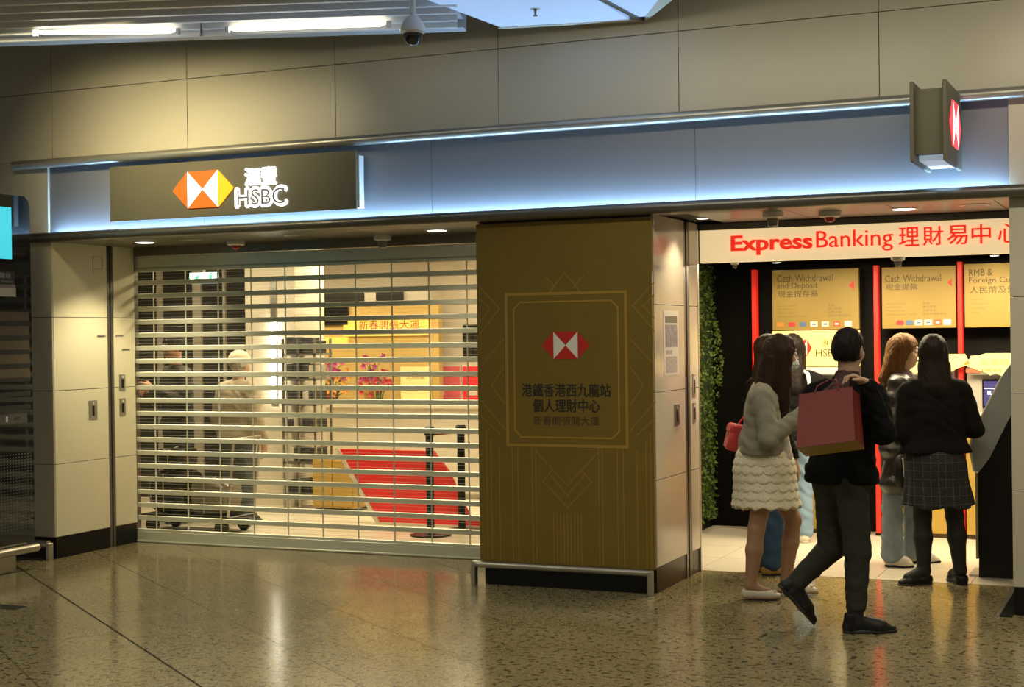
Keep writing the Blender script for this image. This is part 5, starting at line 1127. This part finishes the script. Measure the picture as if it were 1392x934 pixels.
link('pouch', MB().box(-.13, .13, -.04, .04, -.13, .12, bev=.03).mesh('pouch', 40), BLKSH, hb, local=True); link('strap', MB().tube([(.11, 0, .11), (.05, .04, .40), (-.02, .10, .54)], .004, 6).mesh('strap'), M_STEEL, hb, local=True); link('chain', MB().tube([(-.09, -.045, .10), (-.08, -.047, -.02), (-.07, -.046, -.08)], .004, 6).mesh('chain'), M_WHITEP, hb, local=True); link('chain', MB().tube([(-.065, -.045, .10), (-.06, -.047, -.02), (-.07, -.046, -.08)], .004, 6).mesh('chain.b'), M_WHITEP, hb, local=True)

# ---------------------------------------------------------------- people standing further in
def stander(label, loc, face, hair, top, topc, jeans, shoes, tall=1.0, long_=.3, arms='down', capm=None, h=.010, wide=.085, splay=.085, skin=SK1):
    f2 = nrm((*face, 0)); s2 = VA((f2[1], -f2[0], 0)); Zv = lambda z: VA((0, 0, z))
    def pt(s_, f_, z): return s2*s_+f2*f_+Zv(z*tall)
    J = dict(head=pt(0, .03, 1.49), face=(*f2[:2], -.08), neck=pt(0, 0, 1.30), shL=pt(-.17, 0, 1.24), shR=pt(.17, 0, 1.24), chest=pt(0, 0, 1.13), waist=pt(0, 0, .97), pelvis=pt(0, 0, .80),
             hipL=pt(-.085, 0, .77), hipR=pt(.085, 0, .77), knL=pt(-splay, .01, .44), knR=pt(splay, .01, .44), anL=pt(-splay, -.02, .085), anR=pt(splay, -.02, .085), toL=pt(-splay-.02, .15, .03), toR=pt(splay+.02, .15, .03))
    if arms == 'down': J.update(elL=pt(-.22, -.02, .98), elR=pt(.22, -.02, .98), wrL=pt(-.22, .08, .76), wrR=pt(.22, .08, .76), hdL=(0, 0, -1), hdR=(0, 0, -1), pnL=s2, pnR=-s2)
    else: J.update(elL=pt(-.22, .02, .99), elR=pt(.22, .02, .99), wrL=pt(-.08, .26, 1.14), wrR=pt(.08, .27, 1.10), hdL=f2+Zv(.3)+s2*.4, hdR=f2+Zv(.3)-s2*.4, pnL=s2, pnR=-s2)
    root, J = human('person', label, None, loc, J, skin, h=h)
    sm_part('jeans', jeans, root, legs(J, .004, 0, wide*.9, wide*.85), h=.011, disp=fold(.004, (9, 8, 21), 3.), cuts=[lambda X, Y, Z: .03-Z+0*X+0*Y])
    sm_part('jacket' if topc else 'shirt', top, root, torso(J, .026 if topc else .014, .07, low=.0)+sleeves(J, .018 if topc else .01, .95), h=.011, cuts=[lambda X, Y, Z: .79*tall-Z+0*X+0*Y], disp=fold(.005))
    P, sub = hair_cap(J, .003); c, f, u, r = J['head'], J['f'], J['u'], J['r']
    if long_: P += [cone(c-f*.03-u*.02, c-f*.08-u*long_, .088, .07, .03, f, .75), cone(c+r*.06, c+r*.075-u*long_, .04, .03, .03), cone(c-r*.06, c-r*.075-u*long_, .04, .03, .03)]
    else: sub = sub+[ell(c-u*.10-f*.03, (.12, .12, .035), [r, f, u], .01)]
    sm_part('hair', hair, root, P, h=.009, sub=sub, disp=strand(c))
    if capm:
        cp = sm_part('cap', capm, root, [ell(c-f*.012+u*.03, (.092, .112, .10), [r, f, u], .02), cone(c+f*.09+u*.05, c+f*.16+u*.045, .07, .05, .02, u, .12)], h=.009, cuts=[lambda X, Y, Z: (c[2]+.03)-Z+0*X+0*Y])
    for S, g in (('L', -1), ('R', 1)):
        a, t = J['an'+S], J['to'+S]; d = nrm((t[0]-a[0], t[1]-a[1], 0)); shoe(root, VA((a[0], a[1], 0))-d*.065, VA((a[0], a[1], 0))+d*.195, shoes[0], shoes[1], w=.042, solet=.022, h=.009)
    return root, J
stander('person in dark blue jeans standing behind the woman in the scalloped skirt', (-2.50, 9.95, 0), (.95, .3), H_DBR, BLKCL, True, DENIM_D, (mat('shoe_mustard', (.35, .20, .05), .6), SOLEB), splay=.075, wide=.075)
rB, JB = stander('long-haired person in black top and light jeans at the deposit machine', (-2.685, 11.52, 0), (.1, .99), H_BLK, BLKCL, False, DENIM_L, (SNKW, SOLEW), splay=.07, wide=.075)
link('bag_strap', MB().tube([(.12, -.15, .95), (.11, -.15, 1.15), (.09, -.11, 1.30), (.07, .02, 1.33)], .016, 8).mesh('bag_strap', 40), M_WHITEP, rB, local=True)
stander('person in dark jacket with raised hands behind the shutter', (-8.16, 11.12, 0), (-.8, -.6), H_BLK, mat('jacket_dark_brown', (.014, .010, .010), .7), True, mat('trousers_dark', (.02, .02, .022), .8), (BLKSH, SOLEB), tall=1.05, long_=0, arms='up', skin=mat('skin_ruddy', (.50, .24, .15), .5))
stander('person in beige jacket and pale cap with back to the shutter', (-7.55, 11.18, 0), (.5, .85), H_GRY, mat('jacket_beige', (.50, .42, .30), .8, bump=.3, bscale=90), True, mat('trousers_slate', (.10, .11, .12), .8), (BLKSH, SOLEB), tall=.94, long_=0, capm=mat('cap_cream', (.66, .60, .48), .8))
# pink-red bag beside the woman in the grey jacket
wl_ = Matrix.Translation((-2.262, 9.06, 0)) @ Matrix.Rotation(YAW, 4, 'Z')
hb = thing('handbag', 'small pink-red handbag behind the grey jacket of the woman in the skirt', 'bag'); hb.matrix_world = wl_ @ Matrix.Translation((-.175, .215, .965)) @ Matrix.Rotation(.25, 4, 'Y')
M_PINK = mat('bag_pink', (.55, .05, .06), .35)
link('pouch', MB().box(-.055, .055, -.09, .09, -.085, .075, bev=.02).mesh('pouch', 40), M_PINK, hb, local=True); link('flap', MB().box(-.06, .06, -.092, .092, .02, .085, bev=.015).mesh('flap', 40), M_PINK, hb, local=True)
link('strap', MB().tube([(.0, .07, .07), (.05, .04, .20), (.14, -.01, .28), (.19, -.05, .30)], .006, 8).mesh('strap', 40), M_PINK, hb, local=True); link('clasp', MB().box(-.062, -.055, -.015, .015, .0, .03, bev=.003).mesh('clasp'), mat('clasp_gold', (.6, .4, .1), .3, metal=.8), hb, local=True)
